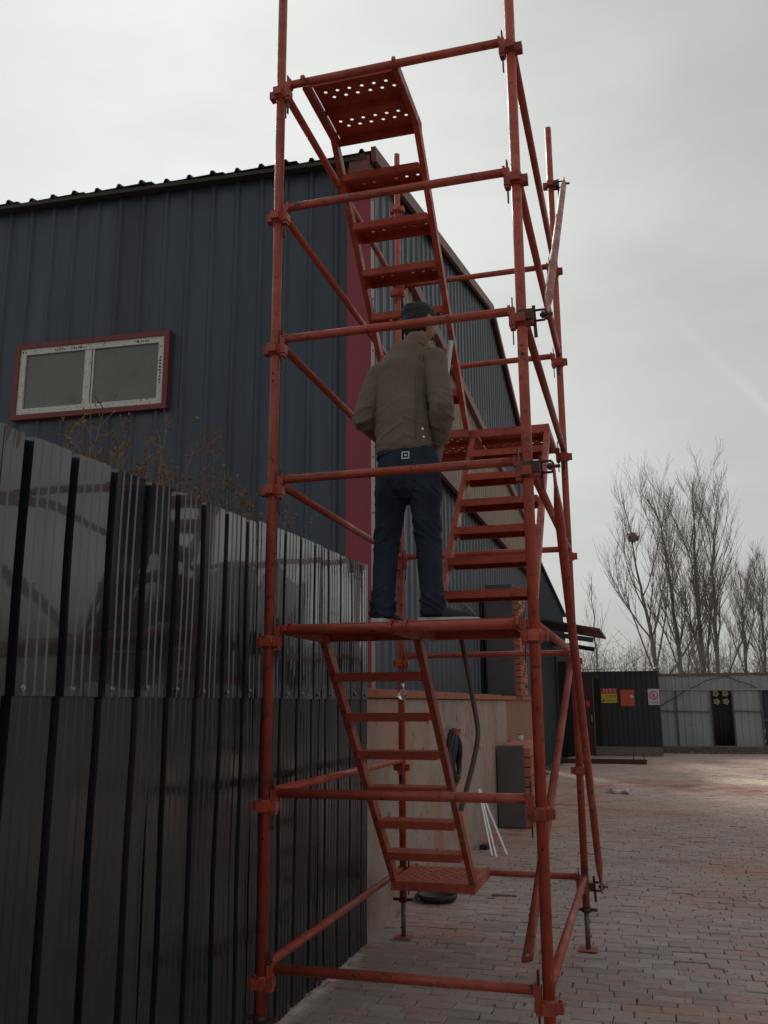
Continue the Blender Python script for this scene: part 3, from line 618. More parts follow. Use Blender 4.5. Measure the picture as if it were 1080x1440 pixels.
t6 = tree('bare_tree', (6.75, TY+.5, 0), [(0, 0, 0), (.0, 0, 3), (.05, 0, 5), (.15, 0, 6.0)], .075, 61, 'bare tree cut by the right edge of the picture', nbr=12, spread=.34, lens=3.2)
t7 = tree('bare_tree', (-.1, TY+2, 0), [(0, 0, 0), (.0, 0, 3), (-.05, 0, 5), (-.1, 0, 6.4)], .045, 71, 'thin sapling rising beside the rusty lean-to roof', nbr=8, spread=.3, lens=2.4, depth=2)
# nest
g = MB(); r_ = random.Random(3); nc = Vector((1.80, TY, 8.65))
for i in range(260):
    d = Vector((r_.gauss(0, 1), r_.gauss(0, 1), r_.gauss(0, .85))).normalized(); p = nc+d*r_.uniform(.05, .24); q = p+Vector((r_.gauss(0, 1), r_.gauss(0, 1), r_.gauss(0, .6))).normalized()*.12; g.tube([p-(q-p), q], .012, 3, smooth=False)
tag(g.build('bird_nest', M['bark']), 'dark ball of twigs, a bird nest in the leaning bare tree', 'nest')
# thicket of fine twigs along the fence
g = MB(); r_ = random.Random(9)
for i in range(3600):
    x_ = r_.uniform(-2.5, 26); y_ = r_.uniform(29.5, 34.0); h = (r_.uniform(1.6, 3.6)+max(0, min(3.2, (x_-8)*.5)))*(1+.35*noise.noise(Vector((x_*.7, y_*.3, 0))))
    p = Vector((x_, y_, 0)); d = Vector((r_.gauss(0, .18), r_.gauss(0, .18), 1)).normalized(); q = [p+d*h*.5, p+d*h*.8+Vector((r_.gauss(0, .12), 0, 0)), p+d*h*1.1+Vector((r_.gauss(0, .25), 0, 0))]
    g.tube([p]+q, [.012, .009, .007, .005], 3, caps=False)
    for j in range(4):
        s = q[0].lerp(q[2], r_.random()); e_ = s+Vector((r_.gauss(0, .35), r_.gauss(0, .3), r_.uniform(.1, .6))); g.tube([s, e_], [.006, .004], 3, caps=False)
tag(g.build('thicket', M['twig']), 'low brown thicket of bare twigs along the back of the fence', 'thicket', kind='stuff')

# ------------------------------------------------------------------ scaffold tower
W_, D_ = 1.2367, 2.4445; S_ = .73
def lv(n): return (n+.54)*S_
LZ = .055; TR = .0242; LR = .0212
tower = empty('scaffold_tower', (0, 0, 0)); tag(tower, 'red painted steel scaffold tower of four posts with ledgers and braces', 'scaffold')
cp = MB()
cp.tube([(0, 0, -.028), (0, 0, .028)], .034, 16)
for a_ in range(4):
    Mz = Matrix.Rotation(a_*math.pi/2, 3, 'Z'); c0 = Mz @ Vector((.062, 0, 0))
    for dy in (-.019, .019): cp.box(Mz @ Vector((.039, dy, 0)), (.024, .007, .042), Mz)
    cp.box(Mz @ Vector((.0535, 0, 0)), (.008, .045, .042), Mz)
    cp.box(Mz @ Vector((.040, 0, -.017)), (.022, .034, .006), Mz)
coupler_me = cp.mesh('coupler', M['red'])
posts = {}
for key, (px, py) in {'A': (0, 0), 'B': (W_, 0), 'C': (0, D_), 'D': (W_, D_)}.items():
    g = MB(); g.tube([(px, py, .26), (px, py, 6.01)], TR, 20)
    o = g.build('standard', M['red'], tower); posts[key] = o
    for n_ in range(8): inst('coupler', coupler_me, o, (px, py, lv(n_)+rnd.uniform(-.003, .003)), (0, 0, rnd.uniform(-.04, .04)))
    for zz in (lv(4)-.13, lv(4)-.17, lv(1)-.14):
        MB().tube([(px-.0, py-TR-.0005, zz), (px, py-TR+.006, zz)], .006, 8).build('pin_hole', M['dark'], o)
    j = MB(); j.tube([(px, py, .004), (px, py, .27)], .0165, 12); j.build('base_jack', M['jack'], o)
    j = MB(); j.tube([(px, py, .235), (px, py, .262)], .032, 10); j.bar((px-.07, py, .25), (px+.07, py, .25), .02, .018); j.build('jack_nut', M['wedge'], o)
    bevel(MB().bx(px-.06, px+.06, py-.06, py+.06, .006, .013).build('base_plate', M['coping'], o), .002)
def head_mesh():
    g = MB(); g.box((.041, 0, .016), (.024, .034, .108)); g.box((.056, 0, LZ), (.012, .042, .048)); return g.mesh('ledger_head', M['red'])
head_me = head_mesh()
wm = MB(); wm.add([(-.003, -.013, -.11), (.003, -.013, -.11), (.003, .002, -.11), (-.003, .002, -.11), (-.003, -.013, .115), (.003, -.013, .115), (.003, .016, .115), (-.003, .016, .115)], [(0, 3, 2, 1), (4, 5, 6, 7), (0, 1, 5, 4), (1, 2, 6, 5), (2, 3, 7, 6), (3, 0, 4, 7)]); 
wedge_me = wm.mesh('wedge', M['wedge'])
def ledger(pa, pb, n_, wedges=True):
    a, b = Vector((*pa, 0)), Vector((*pb, 0)); d = (b-a).normalized(); z = lv(n_)+LZ
    ang = math.atan2(d.y, d.x)
    g = MB(); g.tube([(*(a+d*.05).to_2d(), z), (*(b-d*.05).to_2d(), z)], LR, 16)
    o = g.build('ledger', M['red'], tower)
    for (P, dd, rz) in ((a, d, ang), (b, -d, ang+math.pi)):
        inst('ledger_head', head_me, o, (P.x, P.y, lv(n_)), (0, 0, rz))
        inst('wedge', wedge_me, o, (P.x+dd.x*.041, P.y+dd.y*.041, lv(n_)+rnd.uniform(-.012, .02)), (rnd.uniform(-.05, .05), 0, rz+rnd.uniform(-.1, .1)))
    return o
PA, PB_, PC, PD = (0, 0), (W_, 0), (0, D_), (W_, D_)
for n_ in range(7): ledger(PA, PB_, n_)
for n_ in (0, 2, 3, 4, 5, 6): ledger(PC, PD, n_)
for n_ in (0, 1, 3, 4, 5, 6): ledger(PA, PC, n_)
for n_ in (0, 2, 3, 4, 5, 6): ledger(PB_, PD, n_)
def brace(a, b, side=(1, 0, 0)):
    a, b = Vector(a), Vector(b); t = (b-a).normalized(); Ln = (b-a).length
    side = Vector(side)
    stops = [(0, .030, .006), (.02, .034, .006), (.10, .030, .008), (.22, .0235, .020), (.30, .0225, .0225), (Ln-.30, .0225, .0225), (Ln-.22, .0235, .020), (Ln-.10, .030, .008), (Ln-.02, .034, .006), (Ln, .030, .006)]
    # flattened ends: wide in the brace plane, thin sideways
    n = 16; sdv = (side - t*side.dot(t)).normalized(); bv = t.cross(sdv); V = []; F = []
    for (s, w, th) in stops:
        c = a+t*s
        for k in range(n): an = 2*math.pi*k/n; V.append(c+bv*(math.cos(an)*w)+sdv*(math.sin(an)*th))
    m = len(stops)
    for i in range(m-1):
        for k in range(n): F.append((i*n+k, i*n+(k+1) % n, (i+1)*n+(k+1) % n, (i+1)*n+k))
    g = MB(); g.add(V, F, True); g.add(V[:n], [tuple(range(n))[::-1]]); g.add(V[-n:], [tuple(range(n))])
    o = g.build('diagonal_brace', M['red'], tower)
    for e_ in (a+t*.028, b-t*.028): MB().tube([e_-sdv*.0075, e_+sdv*.0075], .009, 10).build('pin_hole', M['cream'], o)
    return o
def clamp(p, z, par):
    g = MB(); x0 = p[0]+.03; y_ = p[1]
    g.box((p[0]+.02, y_, z), (.075, .066, .05)); g.tube([(x0+.03, y_-.0, z+.026), (x0+.075, y_, z+.026), (x0+.082, y_, z+.018), (x0+.082, y_, z-.018), (x0+.075, y_, z-.026), (x0+.03, y_, z-.026)], .006, 8)
    g.tube([(x0+.055, y_, z), (x0+.115, y_, z)], .0085, 8); g.tube([(x0+.062, y_, z), (x0+.075, y_, z)], .017, 6)
    g.bar((x0+.025, y_+.02, z+.06), (x0+.032, y_+.02, z-.10), .016, .007)
    return g.build('brace_clamp', M['wedge'], par)
bo = brace((W_+.115, .0, lv(3)+.02), (W_+.105, D_, lv(0)-.02)); clamp(PB_, lv(3)+.02, bo); clamp(PD, lv(0)-.0, bo)
bo = brace((W_+.115, .0, lv(4)+.02), (W_+.105, D_, lv(7)+.03)); clamp(PB_, lv(4)+.02, bo); clamp(PD, lv(7)+.0, bo)
bo = brace((W_-.005, D_-.10, lv(2)+.04), (1.098, .44, .435), side=(.35, 1, 0))

# ------------------------------------------------------------------ stair flights hooked on the ledgers
def perf(mb_, x0, x1, y0, y1, z, holes, th=.003):
    """flat plate with real round holes; holes = list of (x, y, r), laid on a fitted grid"""
    hs_ = sorted(holes)
    # grid of cells; each hole sits in its own cell
    xs_ = sorted(set([x0, x1] + [round(h[0]-.017, 5) for h in hs_] + [round(h[0]+.017, 5) for h in hs_])); ys_ = sorted(set([y0, y1] + [round(h[1]-.017, 5) for h in hs_] + [round(h[1]+.017, 5) for h in hs_]))
    hm = {}
    for h in hs_: hm[(round(h[0]-.017, 5), round(h[1]-.017, 5))] = h
    for xa, xb in zip(xs_, xs_[1:]):
        for ya, yb in zip(ys_, ys_[1:]):
            h = hm.get((xa, ya))
            if h and abs(xb-xa-.034) < 1e-4 and abs(yb-ya-.034) < 1e-4:
                sq = [(xa, ya), ((xa+xb)/2, ya), (xb, ya), (xb, (ya+yb)/2), (xb, yb), ((xa+xb)/2, yb), (xa, yb), (xa, (ya+yb)/2)]
                V = [(p[0], p[1], z) for p in sq] + [(h[0]+h[2]*math.cos(-3*math.pi/4+i*math.pi/4), h[1]+h[2]*math.sin(-3*math.pi/4+i*math.pi/4), z) for i in range(8)]
                V += [(h[0]+h[2]*math.cos(-3*math.pi/4+i*math.pi/4), h[1]+h[2]*math.sin(-3*math.pi/4+i*math.pi/4), z-th) for i in range(8)]
                mb_.add(V, [(i, (i+1) % 8, 8+(i+1) % 8, 8+i) for i in range(8)] + [(8+i, 8+(i+1) % 8, 16+(i+1) % 8, 16+i) for i in range(8)])
            else: mb_.add([(xa, ya, z), (xb, ya, z), (xb, yb, z), (xa, yb, z)], [(0, 1, 2, 3)])
SWd = .525
def hole_rows(y_, x0, x1):
    H = []
    for gx0 in (x0+.055, x0+(x1-x0)/2+.03):
        for i in range(3):
            H.append((round(gx0+i*.068, 5), round(y_-.024, 5), .0105)); H.append((round(gx0+.034+i*.068, 5), round(y_+.024, 5), .0105))
    # keep the cells on a shared grid: x positions spaced by .034
    return H
def stair():
    root = empty('stair_flight', (0, 0, 0))
    RUN0, RUN1, RISE = .50, 1.90, 1.46
    # upper and lower landings
    for (ya, yb, z, nm) in ((.02, .56, .03, 'landing'), (1.84, 2.42, -RISE+.03, 'landing')):
        g = MB(); my = (ya+yb)/2
        for (pa, pb) in ((ya+.03, my-.006), (my+.006, yb-.004)):
            if ya < 1: H = hole_rows((pa+pb)/2, .03, SWd-.03)
            else: H = [(round(.065+.068*i+(.034 if r__ % 2 else 0), 5), round(pa+.035+.048*r__, 5), .0125) for r__ in range(5) for i in range(6) if .065+.068*i+(.034 if r__ % 2 else 0) < SWd-.05 and pa+.035+.048*r__ < pb-.02]
            perf(g, .03, SWd-.03, pa, pb, z, H)
            g.bx(.03, SWd-.03, pa-.003, pa, z-.030, z); g.bx(.03, SWd-.03, pb, pb+.003, z-.030, z)
        o = g.build(nm, M['redplate'], root, world=False)
        f = MB()
        for xx in (.0, SWd): f.bx(xx-.004 if xx == 0 else xx-.026, xx+.026 if xx == 0 else xx+.004, ya, yb, z-.055, z+.004)
        f.bx(.026, SWd-.026, yb-.003, yb+.003, z-.05, z+.002) if ya < 1 else f.bx(.026, SWd-.026, ya, ya+.028, z-.052, z+.003)
        f.build('side_rail', M['red'], o)
        yy_ = 0 if ya < 1 else D_
        sgn = 1 if ya < 1 else -1
        for xx in (.011, SWd-.011):
            hk = MB(); arc = [(xx, yy_+sgn*.05, z-.03), (xx, yy_+sgn*.034, z+.0)] + [(xx, yy_+sgn*.034*math.cos(a_), z-.03+.034*math.sin(a_)) for a_ in (.6, 1.1, 1.57, 2.1, 2.7, 3.3)]
            for p, q in zip(arc, arc[1:]): hk.bar(p, q, .012, .009, side=(1, 0, 0))
            hk.build('hook', M['redplate'], o)
    # stringers: channels with flanges
    a, b = Vector((0, RUN0-.02, .02)), Vector((0, RUN1, -RISE+.01)); t = (b-a).normalized(); nrm = Vector((0, -t.z, t.y))
    for xx, sg_ in ((0, 1), (SWd, -1)):
        g = MB(); off = Vector((xx, 0, 0))
        off.x += sg_*.013; g.bar(a+off, b+off, .034, .064, side=(1, 0, 0))
        g.build('stringer', M['red'], root, world=False)
    for k in range(1, 7):
        z = .03-RISE*k/7; yc = RUN0+(RUN1-RUN0)*k/7; g = MB(); ya, yb = yc-.095, yc+.085
        perf(g, .037, SWd-.037, ya, yb, z, hole_rows(yc, .037, SWd-.037))
        g.bx(.037, SWd-.037, ya-.004, ya, z-.042, z); g.bx(.037, SWd-.037, yb, yb+.004, z-.042, z)
        g.bx(.037, SWd-.037, ya, ya+.02, z-.045, z-.042); g.bx(.030, .037, ya, yb, z-.04, z); g.bx(SWd-.037, SWd-.030, ya, yb, z-.04, z)
        g.build('step', M['redplate'], root, world=False)
    return root
XA = .118; XB = .655
st = stair(); st.location = (.083, 0, lv(2)+LZ); G_ = 'stair flights hooked inside the scaffold'
tag(st, 'lowest red stair flight, hanging below the deck the man stands on', 'stairs', G_)
s2 = copy_tree(st); s2.location = (XB+SWd, D_, lv(4)+LZ); s2.rotation_euler = (0, 0, math.pi); tag(s2, 'red stair flight right of the man rising away from his deck', 'stairs', G_)
s3 = copy_tree(st); s3.location = (XA, 0, lv(6)+LZ); tag(s3, 'topmost red stair flight climbing to a perforated landing against the sky', 'stairs', G_)

# ------------------------------------------------------------------ the man on the deck
def loft(chain, n=20):
    """closed tube of elliptical rings: chain = [(centre, rx, ry, axis_x)]"""
    g = MB(); V = []
    P = [Vector(c[0]) for c in chain]
    for i, c in enumerate(chain):
        t = (P[min(i+1, len(P)-1)]-P[max(i-1, 0)]).normalized(); ax = Vector(c[3]) if len(c) > 3 else Vector((1, 0, 0))
        ax = (ax-t*ax.dot(t)).normalized(); ay = t.cross(ax)
        for k in range(n): an = 2*math.pi*k/n; V.append(P[i]+ax*(c[1]*math.cos(an))+ay*(c[2]*math.sin(an)))
    F = []
    for i in range(len(P)-1):
        for k in range(n): F.append((i*n+k, i*n+(k+1) % n, (i+1)*n+(k+1) % n, (i+1)*n+k))
    F.append(tuple(range(n))[::-1]); F.append(tuple((len(P)-1)*n+k for k in range(n)))
    g.add(V, F, True); return g
def dense(chain, m=6):
    o_ = []
    for a, b in zip(chain, chain[1:]):
        for i in range(m):
            u = i/m; u2 = u*u*(3-2*u)
            ax = Vector(a[3] if len(a) > 3 else (1, 0, 0)).lerp(Vector(b[3] if len(b) > 3 else (1, 0, 0)), u)
            o_.append((Vector(a[0]).lerp(Vector(b[0]), u), a[1]+(b[1]-a[1])*u2, a[2]+(b[2]-a[2])*u2, ax))
    o_.append((Vector(chain[-1][0]), chain[-1][1], chain[-1][2], Vector(chain[-1][3] if len(chain[-1]) > 3 else (1, 0, 0)))); return o_
def merge(name, parts, voxel, material, parent=None, disp=None, smooth_it=3):
    g = MB()
    for p in parts: g.add(p.v, p.f, True)
    tmp = g.build('tmp_form', material); m = tmp.modifiers.new('r', 'REMESH'); m.mode = 'VOXEL'; m.voxel_size = voxel
    if smooth_it: s = tmp.modifiers.new('s', 'SMOOTH'); s.factor = .5; s.iterations = smooth_it
    dg = bpy.context.evaluated_depsgraph_get(); me = bpy.data.meshes.new_from_object(tmp.evaluated_get(dg)); bpy.data.objects.remove(tmp, do_unlink=True)
    me.name = name
    if disp:
        nr_ = [v.normal.copy() for v in me.vertices]
        for v, nn in zip(me.vertices, nr_): v.co += nn*disp(v.co, nn)
    me.polygons.foreach_set('use_smooth', [True]*len(me.polygons)); me.materials.clear(); me.materials.append(material); me.update()
    o = bpy.data.objects.new(name, me); col.objects.link(o)
    if parent: o.parent = parent
    return o
DZ = 1.94
V3 = Vector
hipL, hipR = V3((.515, .34, 2.70)), V3((.675, .34, 2.70))
kneL, kneR = V3((.476, .37, 2.36)), V3((.694, .36, 2.36))
ankL, ankR = V3((.460, .33, 2.03)), V3((.716, .33, 2.03))
pel = V3((.597, .34, 2.74)); wai = V3((.590, .335, 2.92)); chs = V3((.578, .36, 3.16)); shc = V3((.600, .385, 3.36)); nek = V3((.628, .405, 3.44)); hed = V3((.648, .425, 3.555))
shL, shR = V3((.446, .375, 3.265)), V3((.722, .385, 3.335))
elL, elR = V3((.374, .30, 3.02)), V3((.792, .275, 3.03))
wrL, wrR = V3((.455, .56, 2.96)), V3((.756, .385, 2.885))
# --- body (skin): one continuous mesh, head, neck, trunk, limbs and hands
parts = []
hx = V3((.80, -.6, 0)).normalized()      # head turned to the right
hy = V3((.6, .80, 0)).normalized()       # gaze direction
parts.append(loft(dense([(hed+V3((0, 0, -.095))+hy*.030, .035, .045, hx), (hed+V3((0, 0, -.07))+hy*.016, .058, .072, hx), (hed+V3((0, 0, -.02))+hy*.004, .072, .090, hx), (hed+V3((0, 0, .03)), .074, .094, hx), (hed+V3((0, 0, .065))-hy*.003, .064, .080, hx), (hed+V3((0, 0, .088)), .030, .04, hx)], 4)))
parts.append(loft(dense([(hed+hy*.083+V3((0, 0, .012)), .008, .008, hx), (hed+hy*.104+V3((0, 0, -.022)), .016, .014, hx), (hed+hy*.085+V3((0, 0, -.030)), .014, .010, hx)], 4)))   # nose
for s in (-1, 1):
    e0 = hed+hx*(s*.074)-hy*.005
    parts.append(loft(dense([(e0+V3((0, 0, -.034)), .006, .010, hx), (e0+hx*(s*.010)+V3((0, 0, -.01)), .008, .017, hx), (e0+hx*(s*.012)+V3((0, 0, .016)), .008, .020, hx), (e0+V3((0, 0, .03)), .005, .010, hx)], 3)))
    parts.append(loft(dense([(hed+hy*.082+hx*(s*.050)+V3((0, 0, .020)), .006, .006, hx), (hed+hy*.090+hx*(s*.030)+V3((0, 0, .024)), .008, .008, hx), (hed+hy*.089+hx*(s*.012)+V3((0, 0, .018)), .006, .006, hx)], 3)))   # brow
parts.append(loft(dense([(hed+hy*.080+hx*-.024+V3((0, 0, -.060)), .006, .006), (hed+hy*.092+V3((0, 0, -.058)), .010, .009), (hed+hy*.080+hx*.024+V3((0, 0, -.060)), .006, .006)], 3)))   # mouth
parts.append(loft(dense([(hed+V3((-.004, -.012, -.05)), .052, .056), (nek, .054, .056), (shc+V3((0, 0, -.02)), .075, .062)], 4)))
parts.append(loft(dense([(shc, .12, .055), (chs, .125, .08), (wai, .11, .075), (pel, .125, .08), (pel+V3((0, 0, -.07)), .11, .07)], 4)))
for a, b, c, d in ((shL, elL, wrL, 0), (shR, elR, wrR, 1)): parts.append(loft(dense([(shc.lerp(a, .6), .045, .045), (a, .045, .045), (a.lerp(b, .5), .036, .036), (b, .032, .032), (b.lerp(c, .5), .031, .031), (c, .024, .022)], 4)))
for a, b, c in ((hipL, kneL, ankL), (hipR, kneR, ankR)): parts.append(loft(dense([(a, .065, .07), (a.lerp(b, .5), .056, .06), (b, .042, .046), (b.lerp(c, .4), .044, .048), (c, .030, .032), (c+V3((0, .0, -.05)), .032, .036)], 4)))
def hand(wr, fdir, pdir, curl, tdir):
    """wr wrist; fdir finger direction; pdir palm-facing direction; tdir thumb side"""
    fdir, pdir, tdir = fdir.normalized(), pdir.normalized(), tdir.normalized(); L_ = []
    kn = wr+fdir*.085
    L_.append(loft(dense([(wr-fdir*.01, .026, .020, tdir), (wr+fdir*.03, .036, .016, tdir), (kn, .042, .014, tdir)], 4), 16))
    for i, (of, ln) in enumerate(((.031, .072), (.011, .080), (-.010, .075), (-.030, .060))):
        p0 = kn-fdir*.012+tdir*of; p1 = kn+tdir*of*1.05+fdir*(ln*.42); a1 = curl*.9; d1 = (fdir*math.cos(a1)+pdir*math.sin(a1)); p2 = p1+d1*(ln*.36); a2 = curl*1.9; d2 = (fdir*math.cos(a2)+pdir*math.sin(a2)); p3 = p2+d2*(ln*.34)
        L_.append(loft(dense([(p0, .0095, .0095, tdir), (p1, .0088, .0088, tdir), (p2, .0082, .0082, tdir), (p3, .0065, .0065, tdir)], 3), 10))
    q0 = wr+fdir*.022+tdir*.024; q1 = q0+(tdir*.8+fdir*.6+pdir*.25).normalized()*.038; q2 = q1+(tdir*.25+fdir*.75+pdir*.65).normalized()*.034; q3 = q2+(fdir*.7+pdir*.75).normalized()*.022
    L_.append(loft(dense([(q0, .014, .014), (q1, .0115, .0115), (q2, .010, .010), (q3, .007, .007)], 3), 10)); return L_
grip = V3((.742, .515, 2.835))
hR = hand(wrR, V3((-.22, .42, -.75)), V3((-.75, .30, -.05)), 1.05, V3((.15, .80, .45)))
hL = hand(wrL, V3((.75, .55, .0)), V3((.35, -.3, -.75)), .8, V3((0, .3, .9)))
parts += hR + hL
man = merge('person', parts, .0055, M['skin'], smooth_it=2)
tag(man, 'man in brown jacket and dark jeans standing on the deck, back turned, holding a pipe', 'person')
# --- jacket
def ridge(v, pw=3): return (1-min(1, abs(noise.noise(v))*2.2))**pw
def wr_j(p, n):
    sg = math.copysign(1, p.x-.60)
    d1 = V3((p.x*4+p.z*3*sg, p.y*4, p.z*13+p.x*7*sg)); low = max(0, 1-abs(p.z-2.92)/.20)
    a = .0055*ridge(d1)*(.35+low) + noise.noise(V3((p.x*9, p.y*9, p.z*10)))*.004
    for e_ in (elL, elR):
        k_ = max(0, 1-(p-e_).length/.20); a += k_*.0075*ridge(V3((p.x*6, p.y*6, p.z*22+p.x*9*sg)), 2)
    return a
jp = [loft(dense([(pel+V3((-.026, 0, .085)), .142, .112), (pel+V3((-.022, -.002, .11)), .148, .118), (wai+V3((-.01, 0, -.03)), .146, .118), (wai+V3((-.015, -.004, .08)), .148, .122), (chs+V3((-.008, 0, 0)), .158, .124), (chs+V3((.0, .005, .10)), .162, .116), (shc+V3((-.008, 0, -.045)), .150, .098), (shc+V3((.006, .004, .015)), .115, .082), (nek+V3((-.006, 0, -.03)), .076, .074), (nek+V3((0, 0, .005)), .066, .068)], 5), 32)]
slv = []
for a, b, c in ((shL, elL, wrL), (shR, elR, wrR)):
    fd = (c-b).normalized()
    slv.append(loft(dense([(shc.lerp(a, .45)+V3((0, 0, -.03)), .085, .085), (a+V3((0, 0, -.012)), .080, .084), (a.lerp(b, .35), .070, .074), (a.lerp(b, .75), .064, .068), (b, .060, .064), (b.lerp(c, .35), .058, .060), (b.lerp(c, .8), .050, .050), (c+fd*.01, .044, .044)], 5), 24))
jk = merge('jacket', jp, .0048, M['jacket'], man, wr_j, 5)
for q in slv: merge('sleeve', [q], .0045, M['jacket'], jk, wr_j, 4)
col_ = loft(dense([(nek+V3((0, 0, -.035)), .082, .080), (nek+V3((.002, 0, .0)), .070, .072), (nek+V3((.004, .002, .026)), .066, .068)], 3), 24); merge('collar', [col_], .006, M['jacket'], jk, None, 2)
hem = loft(dense([(pel+V3((-.026, 0, .070)), .140, .110), (pel+V3((-.025, 0, .085)), .146, .116), (pel+V3((-.024, -.001, .102)), .146, .116)], 3), 32); merge('hem_band', [hem], .006, M['jacket'], jk, lambda p, n: .003*noise.noise(p*30), 2)
for bp in (V3((.700, .225, 2.905)), V3((.706, .222, 2.862))): MB().tube([bp, bp+V3((.004, -.006, 0))], .0055, 10).build('snap_button', M['alu'], jk)
# seams on the back
sm_ = MB(); sm_.tube([V3((.690, .30, 3.33)), V3((.672, .252, 3.2)), V3((.668, .232, 3.0)), V3((.668, .222, 2.86))], .0035, 6); sm_.build('back_seam', M['jacket'], jk)
# --- jeans
def wr_t(p, n):
    sg = math.copysign(1, p.x-.59)
    a = noise.noise(V3((p.x*10+p.z*5, p.y*10, p.z*9)))*.005
    for z0, am, w in ((2.60, .006, .10), (2.40, .0085, .13), (2.06, .012, .11)):
        k_ = max(0, 1-abs(p.z-z0)/w); a += k_*am*ridge(V3((p.x*9, p.y*8, p.z*24+p.x*16*sg)), 2)
    return a
tp = [loft(dense([(pel+V3((-.010, 0, .10)), .136, .104), (pel+V3((0, -.004, .03)), .160, .116), (pel+V3((.0, -.008, -.05)), .170, .122), (pel+V3((0, 0, -.12)), .145, .108), (pel+V3((0, 0, -.17)), .08, .08)], 5), 28)]
for a, b, c, sx in ((hipL, kneL, ankL, -1), (hipR, kneR, ankR, 1)):
    tp.append(loft(dense([(a+V3((sx*.0, 0, .04)), .080, .102), (a+V3((sx*.006, 0, -.09)), .083, .100), (a.lerp(b, .55), .074, .086), (b, .064, .073), (b.lerp(c, .35), .062, .074), (b.lerp(c, .75), .057, .067), (c+V3((0, .0, .0)), .060, .072), (c+V3((0, 0, -.045)), .060, .076)], 5), 24))
jn = merge('jeans', tp, .0048, M['jeans'], man, wr_t, 4)
belt = loft(dense([(pel+V3((-.010, -.001, .055)), .158, .116), (pel+V3((-.011, 0, .085)), .148, .110)], 3), 32); merge('waistband', [belt], .006, M['jeans'], jn, None, 2)
pt = MB(); c0 = V3((.615, .2165, 2.775))
for (dx, dz, w, h) in ((0, .016, .040, .006), (0, -.016, .040, .006), (-.017, 0, .006, .028), (.017, 0, .006, .028), (0, 0, .013, .010)): pt.box(c0+V3((dx, 0, dz)), (w, .004, h))
pt.build('patch', M['sole'], jn)
# --- hair
def wr_h(p, n): return .004*noise.noise(p*70)+.004*noise.noise(p*22)
hp = [loft(dense([(hed-hy*.034+V3((0, 0, -.075)), .048, .046, hx), (hed-hy*.028+V3((0, 0, -.045)), .070, .066, hx), (hed-hy*.022+V3((0, 0, -.005)), .082, .084, hx), (hed-hy*.012+V3((0, 0, .030)), .088, .097, hx), (hed-hy*.004+V3((0, 0, .066)), .085, .098, hx), (hed+V3((0, 0, .096)), .066, .078, hx), (hed+V3((0, 0, .114)), .032, .042, hx)], 4), 24)]
merge('hair', hp, .006, M['hair'], man, wr_h, 2)
# --- shoes
for (hl, td, nm) in ((V3((.458, .285, DZ)), V3((.20, 1, 0)).normalized(), 0), (V3((.690, .315, DZ)), V3((1, .22, 0)).normalized(), 1)):
    sx = V3((td.y, -td.x, 0)); Lf = .275
    so = []; 
    ch = [(hl-td*.03+V3((0, 0, .045)), .026, .03, sx), (hl+td*.0+V3((0, 0, .052)), .038, .046, sx), (hl+td*.07+V3((0, 0, .052)), .040, .046, sx), (hl+td*.13+V3((0, 0, .042)), .045, .036, sx), (hl+td*.19+V3((0, 0, .036)), .046, .030, sx), (hl+td*.235+V3((0, 0, .030)), .032, .022, sx), (hl+td*.250+V3((0, 0, .028)), .012, .014, sx)]
    so.append(loft(dense(ch, 4), 20)); so.append(loft(dense([(hl+td*.02+V3((0, 0, .05)), .040, .044, td), (hl+td*.02+V3((0, 0, .105)), .040, .040, td)], 4), 18))
    sh = merge('shoe', so, .005, M['shoe'], man, lambda p, n: .002*noise.noise(p*40), 2)
    g = MB(); ring = [(-.045, .022), (-.03, .034), (.03, .040), (.09, .040), (.15, .047), (.20, .046), (.24, .030), (.255, .010)]
    outl = [hl+td*a_+sx*w_ for a_, w_ in ring] + [hl+td*a_-sx*w_ for a_, w_ in ring[::-1]]; n = len(outl)
    g.add([(p.x, p.y, DZ+.001) for p in outl] + [(p.x, p.y, DZ+.036) for p in outl], [tuple(range(n)), tuple(range(n, 2*n))] + [(i, (i+1) % n, n+(i+1) % n, n+i) for i in range(n)]); g.build('sole', M['sole'], sh)
# glove on the visible hand
merge('glove', [p for p in hR], .0045, M['glove'], man, lambda p, n: .0045+.0015*noise.noise(p*60), 1)
# --- pipe in his right hand
pa, pb = V3((.716, .436, 2.775)), V3((.801, .50, 3.472))
pipe = empty('steel_pipe', pa); tag(pipe, 'thin silver pipe held upright in the right hand of the man', 'pipe')
MB().tube([pa, pb], .0145, 14).build('tube', M['alu2'], pipe)
MB().tube([pb-(pb-pa)*.0, pb+(pb-pa).normalized()*.025], .011, 10).build('end_cap', M['wedge'], pipe)

# ------------------------------------------------------------------ things around the wall
# coil of black cable on the wall
cc = empty('cable_coil', (-.17, 5.2, .83)); tag(cc, 'black cable coiled in long loops hanging on the plaster wall', 'cable')
for k in range(5):
    g = MB(); r_ = random.Random(80+k); n = 40; yo, zo = 5.15+r_.uniform(-.05, .05), 1.04+r_.uniform(-.02, .02); ry, rz = .20+r_.uniform(-.05, .06), .23+r_.uniform(-.02, .04)
    g.tube([(-.17+.012*k*.6+.01*math.sin(i*.5+k), yo+ry*math.sin(2*math.pi*i/n)*(1-.25*math.cos(2*math.pi*i/n)), zo+rz*math.cos(2*math.pi*i/n)) for i in range(n+1)], .020, 8); g.build('loop', M['blackrubber'], cc)
MB().tube([(-.22, 5.15, 1.30), (-.10, 5.15, 1.31)], .012, 8).build('hook_nail', M['red'], cc)
MB().bx(-.17, -.12, 5.05, 5.28, 1.26, 1.31).build('strap', M['red'], cc)
